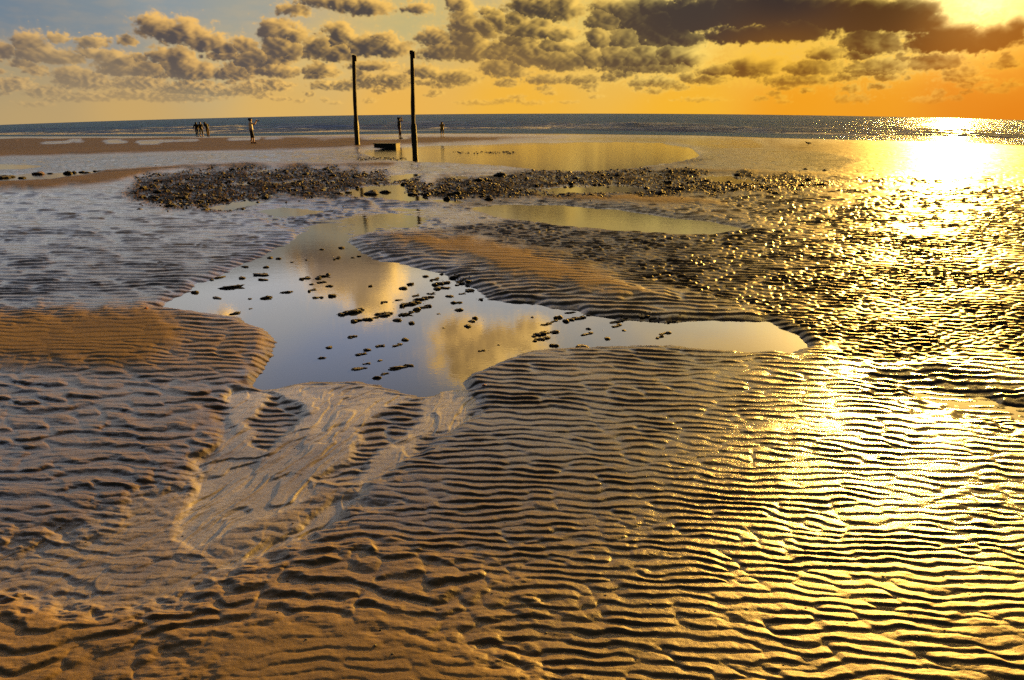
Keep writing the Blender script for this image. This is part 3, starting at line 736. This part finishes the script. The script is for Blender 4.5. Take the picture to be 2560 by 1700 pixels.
def pole(base, top, r0_, r1_, label, seed):
    bx, by, _ = on_ground(*base, water=0.0)
    g = ground_z(bx, by)
    d = ray(*top); t = by / d[1]; tx, tz = d[0] * t, EYE + d[2] * t
    root = empty('wooden_pole', (bx, by, 0.0))
    rr = random.Random(seed)
    pth = []
    for i in range(25):
        q = i / 24; z = -.5 + q * (tz + .5)
        lean = max(0, z) / tz
        pth.append(((tx - bx) * lean + .018 * math.sin(q * 7 + seed), .01 * math.sin(q * 5), z, r0_ + (r1_ - r0_) * q + .006 * math.sin(q * 23 + seed)))
    mesh_obj('shaft', *ring_tube(pth, 18, .05, seed), WOOD, root)
    # weed on the foot
    wp = [(p[0], p[1], p[2], p[3] * (1.10 + .10 * rr.random())) for p in pth if p[2] < tz * .30]
    wp.append((wp[-1][0], wp[-1][1], wp[-1][2] + .12, pth[8][3] * 1.0))
    mesh_obj('weed_sleeve', *ring_tube(wp, 18, .14, seed + 5), WEED, root)
    # iron cap band and a bracket at the head
    x, y, z, r = pth[-1]
    mesh_obj('iron_band', *ring_tube([(x, y, z - .16, r * 1.12), (x, y, z - .15, r * 1.16), (x, y, z - .04, r * 1.16), (x, y, z - .03, r * 1.12)], 18), IRON, root)
    bw = .05
    V = [(x + r + a * .07, y + b * bw, z - .34 + c * .30) for a in (0, 1) for b in (-1, 1) for c in (0, 1)]
    mesh_obj('bracket', V, [(0, 1, 3, 2), (4, 6, 7, 5), (0, 4, 5, 1), (2, 3, 7, 6), (1, 5, 7, 3), (0, 2, 6, 4)], WOOD, root, False)
    tag(root, label, 'pole', 'tall wooden poles at the lagoon')
    return root
pole((892.5, 362), (883, 137), .125, .092, 'tall thin wooden pole left standing on its own behind the low block', 1).__setitem__('label', 'shorter, thinner wooden pole standing farther back, at the end of the low block')
pole((1036.5, 379), (1028.3, 126), .118, .082, 'taller, thicker wooden pole standing nearer, mirrored in the lagoon', 2)

# --- low block between the poles
def bevel_box(x0, x1, y0, y1, z0, z1, b=.03, n=1):
    import bmesh
    bm = bmesh.new(); bmesh.ops.create_cube(bm, size=1)
    for v in bm.verts:
        v.co = Vector(((x0 + x1) / 2 + v.co.x * (x1 - x0), (y0 + y1) / 2 + v.co.y * (y1 - y0), (z0 + z1) / 2 + v.co.z * (z1 - z0)))
    bmesh.ops.bevel(bm, geom=bm.edges[:], offset=b, segments=2, affect='EDGES', profile=.6)
    V = [tuple(v.co) for v in bm.verts]; Fc = [tuple(v.index for v in f_.verts) for f_ in bm.faces]
    bm.free(); return V, Fc
bx, by, bz = on_ground(962, 369.5, water=0.0)
blk = empty('low_block', (bx, by, 0), R(-9))
BLK = plain('weedy_concrete', (.030, .028, .018), .7, .5, 14, .8)
BLT = plain('pale_edge', (.12, .11, .05), .75, .4, 14, .6)  # paler olive tone for the top slab and the right end
V, Fc = bevel_box(-.62, .47, 0, .75, -.15, .185, .06); mesh_obj('body', V, Fc, BLK, blk, False)
V, Fc = bevel_box(-.645, .64, -.02, .77, .188, .23, .018); mesh_obj('top_slab', V, Fc, BLT, blk, False)
V, Fc = bevel_box(.473, .62, .01, .74, -.15, .185, .03); mesh_obj('pale_end', V, Fc, BLT, blk, False)
tag(blk, 'low dark weedy block lying in the lagoon between the two poles', 'block')

# --- people
SKIN = plain('skin', (.42, .24, .16), .55, .1)
HAIRD = plain('dark_hair', (.018, .012, .010), .6, .3)
SHOE = plain('dark_shoe', (.02, .02, .022), .6, .2)
def skinned(name, V, E, mat, parent, sub=2, root=0):
    me = bpy.data.meshes.new(name); me.from_pydata([v[:3] for v in V], E, []); me.materials.append(mat)
    o = bpy.data.objects.new(name, me); COL.objects.link(o); o.parent = parent
    o.modifiers.new('Skin', 'SKIN').use_smooth_shade = True
    for i, v in enumerate(V):
        r = v[3] if isinstance(v[3], tuple) else (v[3], v[3])
        me.skin_vertices[0].data[i].radius = r
    roots = root if isinstance(root, (list, tuple)) else [root]
    for i in range(len(V)): me.skin_vertices[0].data[i].use_root = i in roots
    ss = o.modifiers.new('Subsurf', 'SUBSURF'); ss.levels = sub; ss.render_levels = sub
    return o
def person(base, head_px, yaw, pose, label, group=None):
    """a standing figure facing +Y before the yaw; sized so that the head reaches head_px"""
    x, y, z = on_ground(*base)
    z = max(z, SEA + float(drop(np.float64(x), np.float64(y))))
    d = ray(base[0], head_px); t = y / d[1]; hgt = EYE + d[2] * t - z
    root = empty('person', (x, y, z), yaw)
    k = hgt / 1.72
    root.scale = (k * 1.28, k * 1.25, k)
    P = pose
    lean = P.get('lean', 0)                           # forward bend of the upper body
    hl = P.get('head_lean', lean)
    def tr(px, py, pz):                               # bend above the hip
        if pz <= .92: return (px, py, pz)
        a = lean * (pz - .92); return (px, py + a, pz - .25 * a * lean)
    st = P.get('stance', .09)
    J = dict(pelvis=(0, 0, .94), waist=tr(0, .005, 1.08), chest=tr(0, 0, 1.27), neck=tr(0, .005, 1.44))
    hx, hy, hz = tr(0, .02, 1.56); hy += hl * .10; hz -= hl * .05
    J['head'] = (hx, hy, hz); J['crown'] = (hx, hy + .0, hz + .10)
    for s_, n in ((-1, 'l'), (1, 'r')):
        J['hip' + n] = (s_ * .09, 0, .90); J['knee' + n] = (s_ * (st * .6 + .04), .02 + P.get('step' + n, 0) * .5, .50); J['ank' + n] = (s_ * st, -.02 + P.get('step' + n, 0), .09)
        J['toe' + n] = (s_ * (st + .02), .13 + P.get('step' + n, 0), .035)
        J['sho' + n] = tr(s_ * .185, 0, 1.39)
        e, h = P['arm' + n]
        J['elb' + n] = tr(s_ * e[0], e[1], e[2]); J['wri' + n] = tr(s_ * h[0], h[1], h[2])
    rad = dict(pelvis=(.145, .11), waist=(.125, .095), chest=(.15, .105), neck=.058, head=(.078, .095), crown=(.062, .078), hipl=.085, hipr=.085, kneel=.056, kneer=.056, ankl=.038, ankr=.038, toel=.036, toer=.036,
               shol=.062, shor=.062, elbl=.042, elbr=.042, wril=.030, wrir=.030)
    keys = list(rad)
    idx = {q: i for i, q in enumerate(keys)}
    ed = [('pelvis', 'waist'), ('waist', 'chest'), ('chest', 'neck'), ('neck', 'head'), ('head', 'crown')]
    for n in 'lr': ed += [('pelvis', 'hip' + n), ('hip' + n, 'knee' + n), ('knee' + n, 'ank' + n), ('ank' + n, 'toe' + n), ('chest', 'sho' + n), ('sho' + n, 'elb' + n), ('elb' + n, 'wri' + n)]
    V = [(*J[q], rad[q]) for q in keys]; E = [(idx[a], idx[b]) for a, b in ed]
    roots = [0]
    # face: nose, ears; hands: palm, four unequal fingers and a thumb, each its own chain
    def chain(pts):
        b0 = len(V)
        for i, p in enumerate(pts):
            V.append(p)
            if i: E.append((b0 + i - 1, b0 + i))
        roots.append(b0)
    hx, hy, hz = J['head']
    chain([(hx, hy + .085, hz + .01, .014), (hx, hy + .112, hz - .018, .016)])
    chain([(hx, hy + .075, hz - .052, .020), (hx, hy + .088, hz - .055, .014)])
    for s_ in (-1, 1): chain([(hx + s_ * .074, hy, hz, .012), (hx + s_ * .088, hy - .006, hz + .02, .015)])
    for s_, n in ((-1, 'l'), (1, 'r')):
        w = Vector(J['wri' + n]); e = Vector(J['elb' + n]); dv = (w - e).normalized(); sdv = dv.cross(Vector((0, 1, .3))).normalized(); nv = dv.cross(sdv)
        pm = w + dv * .05
        chain([(*w, .028), (*pm, (.036)), (*(w + dv * .09), .034)])
        for fi, ln in enumerate((.062, .074, .070, .054)):
            b_ = w + dv * .095 + sdv * (fi - 1.5) * .019
            chain([(*b_, .0095), (*(b_ + dv * ln * .55 + nv * .008), .009), (*(b_ + dv * ln + nv * .024), .007)])
        b_ = w + dv * .03 + sdv * -.034
        chain([(*b_, .011), (*(b_ + dv * .03 - sdv * .02), .010), (*(b_ + dv * .055 - sdv * .026 + nv * .01), .008)])
    skinned('body', V, E, P.get('skin', SKIN), root, 1, roots)
    # clothes
    pd = .014
    def garment(name, keysr, edges, mat):
        kk = list(keysr); ii_ = {q: i for i, q in enumerate(kk)}
        VV = []
        for q in kk:
            v = keysr[q]
            pos, r = (J[q], v) if not (isinstance(v, list)) else (v[0], v[1])
            VV.append((*pos, r))
        return skinned(name, VV, [(ii_[a], ii_[b]) for a, b in edges], mat, root, 2)
    mid = lambda a, b, t: tuple(a[i] + (b[i] - a[i]) * t for i in range(3))
    up_ = P['top']
    g = dict(waist=(.145, .12), chest=(.172, .128), neckb=[tr(0, .0, 1.405), (.085, .07)], hem=[(0, 0, up_.get('hem', .88)), up_.get('hemr', (.16, .13))])
    ee = [('waist', 'chest'), ('chest', 'neckb'), ('waist', 'hem')]
    sl_ = up_.get('sleeve', 1.0)
    for n in 'lr':
        g['sho' + n] = .078
        if sl_ > .5:
            g['elb' + n] = .058; g['cuf' + n] = [mid(J['elb' + n], J['wri' + n], (sl_ - .5) * 2 * .95), .046]
            ee += [('chest', 'sho' + n), ('sho' + n, 'elb' + n), ('elb' + n, 'cuf' + n)]
        elif sl_ > 0:
            g['cuf' + n] = [mid(J['sho' + n], J['elb' + n], sl_ * 2), .066]
            ee += [('chest', 'sho' + n), ('sho' + n, 'cuf' + n)]
        else: ee += [('chest', 'sho' + n)]
    garment(up_['name'], g, ee, up_['mat'])
    lo = P['legs']
    g = dict(pelvis=(.158, .125), belt=[(0, 0, 1.02), (.148, .118)])
    ee = [('pelvis', 'belt')]
    for n in 'lr':
        g['hip' + n] = .10; ln = lo.get('len', 1.0)
        ee += [('pelvis', 'hip' + n)]
        if ln > .5:
            g['knee' + n] = .074; g['cuf' + n] = [mid(J['knee' + n], J['ank' + n], (ln - .5) * 2 * .95), .06]
            ee += [('hip' + n, 'knee' + n), ('knee' + n, 'cuf' + n)]
        else:
            g['cuf' + n] = [mid(J['hip' + n], J['knee' + n], ln * 2), .088]; ee += [('hip' + n, 'cuf' + n)]
    garment(lo['name'], g, ee, lo['mat'])
    hl_ = P.get('hair', 'short')
    hx, hy, hz = J['head']
    VV = [(hx, hy - .012, hz + .045, (.085, .098)), (hx, hy - .012, hz + .115, (.062, .075)), (hx, hy - .045, hz - .02, (.075, .05))]
    EE = [(0, 1), (0, 2)]
    if hl_ == 'long': VV.append((hx, hy - .075, hz - .20, (.095, .04))); EE.append((2, 3))
    if hl_ == 'hood':
        VV = [(hx, hy - .01, hz + .03, (.105, .115)), (hx, hy - .01, hz + .125, (.06, .07)), (hx, hy - .03, hz - .12, (.11, .09))]; EE = [(0, 1), (0, 2)]
    skinned('hood' if hl_ == 'hood' else 'hair', VV, EE, P.get('hairmat', HAIRD), root, 2)
    if P.get('shoes', True):
        for n in 'lr':
            a = Vector(J['ank' + n]); t_ = Vector(J['toe' + n])
            skinned('shoe', [(*(a + Vector((0, -.03, -.04))), .045), (*(a + Vector((0, .03, -.045))), .045), (*(t_ + Vector((0, .01, 0))), .04)], [(0, 1), (1, 2)], P.get('shoemat', SHOE), root, 2)
    tag(root, label, 'person', group)
    return root, J, k, hgt
hang = ((.25, -.02, 1.13), (.27, .05, .88))
fold = ((.25, -.03, 1.14), (.06, .17, 1.17))
BLACKJ = plain('black_jacket', (.012, .012, .014), .7, .3); OLIVE = plain('olive_jacket', (.035, .030, .018), .75, .3)
JEANS = plain('blue_jeans', (.03, .05, .12), .8, .3); DARKT = plain('dark_trousers', (.012, .012, .016), .75, .3); TAN = plain('tan_trousers', (.26, .17, .09), .8, .2)
WHITE = plain('white_cotton', (.80, .80, .82), .8, .05); NAVY = plain('navy_shorts', (.015, .016, .028), .75, .3); YEL = plain('yellow_jacket', (.30, .24, .03), .55, .25)
PALE = plain('pale_shoe', (.5, .42, .34), .7, .15)
GRP = 'people standing together at the water edge'
person((494, 340), 305.2, R(14), dict(arml=hang, armr=((.24, .02, 1.13), (.17, .14, .98)), top=dict(name='jacket', mat=BLACKJ, hem=.80, hemr=(.165, .13)), legs=dict(name='jeans', mat=JEANS), hair='long', stance=.07),
       'person with long dark hair in a black jacket and blue jeans', GRP)
person((504.5, 340), 304.2, R(-8), dict(arml=hang, armr=hang, top=dict(name='jacket', mat=OLIVE, hem=.84, hemr=(.175, .14)), legs=dict(name='trousers', mat=DARKT, len=.86), hair='short', stance=.13, shoemat=PALE),
       'person in an olive jacket and dark cropped trousers, middle of the three by the sea', GRP)
person((521, 340.3), 303, R(62), dict(arml=fold, armr=fold, lean=.28, head_lean=1.3, top=dict(name='jacket', mat=BLACKJ, hem=.86), legs=dict(name='trousers', mat=TAN), hair='short', stance=.07),
       'person in tan trousers and a dark jacket bowing the head', GRP)
upcam_l = ((.20, .20, 1.26), (.045, .30, 1.47)); upcam_r = ((.22, .22, 1.27), (.05, .33, 1.48))
pr, J, k, hgt = person((631.6, 358.6), 294.4, R(-72), dict(arml=upcam_l, armr=upcam_r, top=dict(name='t_shirt', mat=WHITE, sleeve=.32, hem=.90, hemr=(.17, .15)), legs=dict(name='shorts', mat=NAVY, len=.68), hair='short', stance=.08, stepr=.10, stepl=-.05),
       'person in a white T-shirt and knee-length dark shorts photographing with raised arms')
pcm = empty('camera_body', pr.matrix_basis @ Vector((0, .40, 1.515)), R(-72)); pcm.scale = (k, k, k)
CAMB = plain('black_plastic', (.012, .012, .013), .4, .2)
V, Fc = bevel_box(-.07, .07, -.035, .035, -.045, .05, .012); mesh_obj('housing', V, Fc, CAMB, pcm, False)
V, Fc = ring_tube([(0, 0, 0, .036), (0, 0, .07, .036), (0, 0, .09, .032)], 16); lens = mesh_obj('lens', V, Fc, CAMB, pcm); lens.rotation_euler = (R(-90), 0, 0); lens.location = (0, .036, 0)
tag(pcm, 'black camera held up in both hands by the person in white', 'camera')
person((999.4, 346.6), 292.6, R(-70), dict(arml=((.22, .17, 1.36), (.055, .17, 1.60)), armr=((.24, .20, 1.40), (.06, .19, 1.62)), top=dict(name='top', mat=BLACKJ, sleeve=.2, hem=.88, hemr=(.15, .12)), legs=dict(name='shorts', mat=DARKT, len=.22), hair='long', stance=.06, stepr=.08,
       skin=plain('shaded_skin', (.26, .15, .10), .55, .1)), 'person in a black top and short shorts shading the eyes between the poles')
person((1105.7, 341.6), 304.6, R(6), dict(arml=((.20, .14, 1.24), (.05, .20, 1.42)), armr=((.20, .14, 1.24), (.05, .20, 1.42)), top=dict(name='jacket', mat=YEL, hem=.72, hemr=(.19, .15)), legs=dict(name='shorts', mat=DARKT, len=.62), hair='hood', hairmat=YEL, stance=.10),
       'small person in a yellow hooded jacket and dark shorts standing alone')

# --- wading bird
def bird(u, v, length, yaw):
    x, y, z = on_ground(u, v, water=0.0)
    root = empty('bird', (x, y, z), yaw); root.scale = (length / .36,) * 3
    G = plain('grey_plumage', (.06, .05, .045), .7, .3); BK = plain('dark_bill', (.03, .02, .012), .5, .2)
    skinned('body', [(0, 0, .17, (.06, .055)), (0, .09, .19, (.05, .05)), (0, .145, .235, .030), (0, .165, .27, .032), (0, -.10, .155, (.045, .03)), (0, -.20, .150, (.03, .012))], [(0, 1), (1, 2), (2, 3), (0, 4), (4, 5)], G, root, 2)
    skinned('beak', [(0, .18, .268, .012), (0, .215, .262, .008), (0, .245, .255, .004)], [(0, 1), (1, 2)], BK, root, 1)
    for s_ in (-1, 1):
        skinned('wing', [(s_ * .05, .06, .20, (.018, .035)), (s_ * .056, -.06, .18, (.014, .04)), (s_ * .03, -.20, .165, (.006, .015))], [(0, 1), (1, 2)], G, root, 2)
        skinned('leg', [(s_ * .025, -.01, .13, .010), (s_ * .025, -.02, .07, .006), (s_ * .025, .0, .005, .006), (s_ * .025, .04, .003, .006)], [(0, 1), (1, 2), (2, 3)], BK, root, 1)
    tag(root, 'small dark bird standing on the wet sand near the surf', 'bird')
bird(2019.5, 364.5, .30, R(80))

# --- stones and clods
from mathutils import noise as mnoise
import bmesh
def rock_mesh(seed, sx, sy, sz, rough, sub=3):
    bm = bmesh.new(); bmesh.ops.create_icosphere(bm, subdivisions=sub, radius=1)
    off = Vector((seed * 3.7, seed * 1.3, seed * 2.1))
    for v in bm.verts:
        p = v.co.copy()
        n1 = mnoise.noise(p * 1.1 + off); n2 = mnoise.noise(p * 2.6 + off); n3 = mnoise.noise(p * 6.0 + off)
        q = p * (1 + rough * (.75 * n1 + .55 * n2 + .22 * n3))
        v.co = Vector((q.x * sx, q.y * sy, q.z * sz))
    me = bpy.data.meshes.new('stone'); bm.to_mesh(me); bm.free()
    me.polygons.foreach_set('use_smooth', [True] * len(me.polygons))
    return me
def stone_material(name, c0, c1, c2, rough=.38):
    s = Mat(name); o = s.obj()
    n = s.noise(2.2, 6, o, .65)
    s.l(s.ramp(n, [(.32, c0), (.52, c1), (.75, c2)]), s.b.inputs['Base Color'])
    s.l(s.math('ADD', s.math('MULTIPLY', n, .3), rough - .15), s.b.inputs['Roughness'])
    s.bump(s.math('ADD', s.noise(7, 6, o, .7), s.noise(22, 3, o)), .7, .12)
    return s.m
CLOD = stone_material('dark_clod', (.006, .005, .004), (.015, .011, .008), (.055, .037, .020), .6)
RUST = stone_material('rusty_stone', (.05, .022, .010), (.16, .065, .025), (.28, .13, .05), .5)
SHAPES = [rock_mesh(i + 1, 1, .62 + .25 * rnd.random(), .42 + .22 * rnd.random(), .55) for i in range(12)]
LONG = [rock_mesh(i + 40, 1.25, .42, .30, .75) for i in range(6)]
for q in SHAPES + LONG: q.materials.append(CLOD)
SIZED = {}
def stone(name, u, v, wpx, label, group, long=False, mat=None, squat=1.0, yawr=.5, cat='stone'):
    x, y, z = on_ground(u, v, water=0.0)
    dist = math.sqrt(x * x + y * y + 2.9); w = wpx / FPX * dist * .52
    me = rnd.choice(LONG if long else SHAPES)
    if mat is not None: me = me.copy(); me.materials.clear(); me.materials.append(mat)
    o = bpy.data.objects.new(name, me); COL.objects.link(o)
    k = w / (1.25 if long else 1.0)
    o.location = (x, y, z + k * .06); o.scale = (k, k * (.8 + .4 * rnd.random()), k * squat * (.55 + .5 * rnd.random()))
    o.rotation_euler = (rnd.uniform(-.12, .12), rnd.uniform(-.12, .12), rnd.gauss(.28, yawr))
    SIZED.setdefault(label, []).append((wpx, o))
    return tag(o, label, cat, group)
PG = 'dark clods standing in the big tide pool'
clumps = [(365, 47, 35), (335, 110, 60), (245, 57, 25), (430, 105, 20), (465, 97, 25), (145, 228, 90), (255, 215, 100), (185, 262, 25), (245, 250, 70), (290, 273, 40), (190, 297, 70), (35, 310, 70), (310, 330, 45), (225, 340, 90), (535, 273, 25),
 (860, 215, 35), (955, 203, 25), (910, 235, 80), (768, 262, 40), (725, 287, 45), (1030, 218, 50), (950, 258, 120), (960, 285, 110), (1080, 255, 110), (1075, 318, 60), (870, 338, 90), (830, 352, 110), (1000, 333, 45), (615, 367, 60), (700, 355, 60), (770, 380, 140), (840, 400, 110),
 (1045, 370, 90), (420, 430, 160), (440, 418, 120), (470, 475, 110), (620, 435, 120), (600, 450, 100), (740, 440, 110), (690, 475, 50), (775, 492, 45), (935, 437, 20), (1055, 415, 45), (1185, 352, 35), (1105, 510, 45), (1130, 480, 40), (1150, 463, 40), (430, 572, 80), (290, 634, 35),
 (250, 697, 40), (590, 627, 80), (690, 622, 80), (735, 590, 40), (480, 675, 90), (520, 650, 40), (590, 712, 30), (510, 730, 60), (470, 760, 100), (620, 790, 60), (700, 755, 130), (770, 742, 40), (570, 815, 50), (1190, 655, 60), (1290, 620, 15), (965, 520, 18),
 (1715, 430, 80), (1750, 465, 120), (1620, 480, 60), (1570, 500, 80), (1540, 555, 130), (1540, 585, 120), (1620, 545, 50), (1490, 457, 18), (1820, 525, 30), (1815, 555, 90), (1820, 445, 25), (1985, 485, 100), (1985, 510, 80), (2030, 470, 60), (2150, 455, 80), (2200, 465, 70),
 (2310, 485, 80), (2270, 550, 90), (2240, 575, 60), (1930, 583, 40), (2030, 535, 25), (1620, 625, 50), (1060, 245, 60), (1120, 300, 50), (890, 318, 70), (800, 330, 60), (560, 460, 60), (520, 470, 50), (1640, 460, 50), (1690, 480, 40)]
def pool_area(cx, cy):
    if cx > 1400: return 'in the narrow pale arm of the big tide pool'
    if cy > 540: return 'in the still blue shallows just above the outflow fan'
    if cx < 560 and cy < 390: return 'in the pool round the mirrored cloud'
    if cx > 560 and 190 < cy < 500: return 'in the ragged line crossing the pool'
    return 'near the lower end of the ragged line'
for cx, cy, w in clumps:
    u, v = 700 + cx / 2.361, 600 + cy / 2.361; wp = w / 2.361
    ar = pool_area(cx, cy)
    if wp < 22:
        stone('mud_clod', u, v, wp * 1.05, 'single small dark clod ' + ar, PG, cat='clod')
    else:
        nn = max(2, int(wp / 13))
        stone('mud_clod', u, v, wp * .66, 'long low dark clod ' + ar, PG, long=True, squat=.9, yawr=.15, cat='clod')
        for i in range(nn):
            q = (i + .5) / nn - .5
            sz = wp * rnd.uniform(.22, .40)
            stone('mud_clod', u + q * wp * .9, v - q * wp * .22 + rnd.uniform(-2.2, 2.2), sz, ('lumpy dark clod clustered ' if sz > 9 else 'small dark clod clustered ') + ar, PG, cat='clod')
stone('mud_clod', 700 + 1785 / 2.361, 600 + 632 / 2.361, 30, 'pale sandy lump at the lower edge of the eastern pool arm', None, mat=stone_material('pale_lump', (.12, .09, .05), (.22, .17, .1), (.34, .27, .17), .5), cat='clod')
for u, v, w in [(60 / 1, 0, 0)]: pass
for cx, cy, w in [(1240, 770, 0)]: pass
# clods of the upper left pool edge
for cx, cy, w in [(1300, 835, 60), (1540, 820, 90), (1555, 850, 60), (1430, 840, 40), (1445, 772, 50), (1595, 720, 30), (1365, 895, 110), (1280, 958, 60), (1570, 958, 60), (1690, 923, 60), (1150, 925, 40), (1385, 1050, 60), (1645, 725, 30), (1725, 745, 20), (1810, 733, 15), (1570, 775, 30), (1250, 850, 25), (1480, 1020, 20), (1475, 962, 20)]:
    u, v = cx / 2.361, 340 + cy / 2.361; wp = w / 2.361
    stone('mud_clod', u, v, wp, ('low dark clod' if wp > 20 else 'small dark clod') + ' near the left bank of the big tide pool', 'dark clods by the left bank of the big tide pool', long=wp > 20, cat='clod')
    if wp > 30: stone('mud_clod', u + wp * .3, v - 2, wp * .4, 'rounded dark clod near the left bank of the big tide pool', 'dark clods by the left bank of the big tide pool', cat='clod')
# stones along the far left pool
for cx, cy, w, mt in [(230, 1028, 52, RUST), (130, 1052, 40, None), (300, 1025, 24, None), (400, 1025, 36, None), (440, 1020, 26, None), (485, 1018, 30, None), (515, 1022, 26, None), (560, 1012, 20, None), (585, 1010, 20, None), (20, 1050, 60, None), (60, 1045, 40, None)]:
    stone('stone', cx / 2.361, cy / 2.361, w / 2.361, 'rust-coloured stone, largest along the narrow pool' if mt else 'small dark stone along the narrow pool below the beach', 'stones along the narrow pool', mat=mt)
# large stones of the stony ground
big = [(185, 372, 40), (340, 380, 80), (610, 385, 60), (430, 370, 60), (15, 360, 50), (1590, 385, 40), (2020, 380, 50), (2090, 378, 50), (2230, 380, 70), (850, 290, 40), (560, 320, 50), (900, 385, 50), (700, 390, 60), (1180, 262, 70), (1040, 292, 60)]
SG = 'wet dark stones of the stony ground'
for cx, cy, w in big:
    stone('stone', 800 + cx / 2.623, 340 + cy / 2.623, w / 2.623 * 1.1, 'largish dark stone rising from the stony ground beside a golden puddle', SG)
fieldS, fieldG = f['S'], f['G']
def s_at(u, v):
    ky = np.argmin(np.abs(CYY[:, 0] - unproj(u, v)[1])); kx = np.argmin(np.abs(PU[ky] - u / SC))
    return FLD['S'][ky, kx]
cnt = 0; spots = []
while cnt < 110:
    u, v = rnd.uniform(310, 2070) , rnd.uniform(420, 528)
    if s_at(u, v) < .035: continue
    wp = rnd.uniform(10, 21) * (.7 + .6 * (v - 420) / 100)
    L_ = u < 1040
    stone('stone', u, v, wp, ('wet dark stone in the dense stony patch before the poles' if L_ else 'wet dark stone in the long stony strip behind the gold pool'), SG, squat=1.2)
    cnt += 1
# everything smaller, one heap of rubble
def rubble():
    def pn(u, v):
        x, y = unproj(u, v, 0); return float(fbm(np.array([x * .7]), np.array([y * .35]), 3, 131)[0])
    base = rock_mesh(77, 1, .75, .6, .5, 1); bv = np.array([v.co[:] for v in base.vertices]); bf = np.array([p.vertices[:] for p in base.polygons])
    rs = np.random.RandomState(5); VV = []; FF = []; n = 0; k = 0
    areas = [(305, 2075, 415, 532, 6500, .03), (895, 1015, 393, 402, 160, -1), (1130, 1290, 379, 384, 120, -1)]
    for u0, u1, v0, v1, cnt_, thr in areas:
        c = 0
        while c < cnt_:
            u, v = rs.uniform(u0, u1), rs.uniform(v0, v1)
            if thr > 0 and (s_at(u, v) < thr or pn(u, v) < rs.uniform(-.35, .15)):
                if rs.rand() > .01: continue
            x, y = unproj(u, v, 0); z = max(ground_z(x, y), -.01)
            w = (min(11, 1.6 + 1.8 * rs.exponential()) if thr > 0 else rs.uniform(1.5, 5)) / FPX * y; z -= w * .25
            a = rs.rand() * 6.28; sc = np.array([w, w * rs.uniform(.6, 1), w * rs.uniform(.6, 1.3)])
            p = bv * sc; p = np.stack([p[:, 0] * math.cos(a) - p[:, 1] * math.sin(a), p[:, 0] * math.sin(a) + p[:, 1] * math.cos(a), p[:, 2]], 1) + [x, y, z]
            VV.append(p); FF.append(bf + n); n += len(bv); c += 1
    for i in range(260):
        u, v = rs.uniform(20, 2540), 900 + 780 * rs.rand() ** 1.3
        x, y = unproj(u, v, 0.03); z = ground_z(x, y)
        w = rs.uniform(.0022, .0065); p = bv * np.array([w, w * rs.uniform(.5, 1), w * .5]) + [x, y, z]
        VV.append(p); FF.append(bf + n); n += len(bv)
    for cx, cy, wc_ in clumps:
        for i in range(int(3 + wc_ / 7)):
            u = 700 + (cx + rs.normal(0, wc_ * .42)) / 2.361; v = 600 + (cy + rs.normal(0, wc_ * .13)) / 2.361
            x, y = unproj(u, v, 0); z = max(ground_z(x, y), -.004)
            w = rs.uniform(1.2, 4.2) / FPX * y; a = rs.rand() * 6.28
            p = bv * np.array([w, w * rs.uniform(.5, 1), w * rs.uniform(.4, .9)])
            p = np.stack([p[:, 0] * math.cos(a) - p[:, 1] * math.sin(a), p[:, 0] * math.sin(a) + p[:, 1] * math.cos(a), p[:, 2]], 1) + [x, y, z]
            VV.append(p); FF.append(bf + n); n += len(bv)
    o = mesh_obj('rubble', np.concatenate(VV), [tuple(q) for q in np.concatenate(FF)], CLOD)
    tag(o, kind='stuff')
rubble()
# small bits on the sand
ORG = plain('orange_shell', (.45, .12, .03), .5, .3)
for u, v, w, lab in [(366, 771, 9, 'small orange shell on the ripples at the left bank of the pool'), (700 + 1205 / 2.361, 600 + 858 / 2.361, 10, 'small yellowish shell on the dark ripples beside the outflow')]:
    stone('shell', u, v, w, lab, None, mat=ORG, cat='shell')

# tell the larger stones of each cluster apart by their order in size
RANK = ['largest', 'second largest', 'third largest', 'fourth largest', 'fifth largest', 'sixth largest', 'seventh largest', 'eighth largest', 'ninth largest', 'tenth largest', 'eleventh largest', 'twelfth largest']
for lab, lst in SIZED.items():
    if len(lst) < 2: continue
    lst.sort(key=lambda t: -t[0])
    for i, (_, o) in enumerate(lst):
        o['label'] = (RANK[i] if i < len(RANK) else 'lesser') + ' ' + lab.replace('largish ', '')
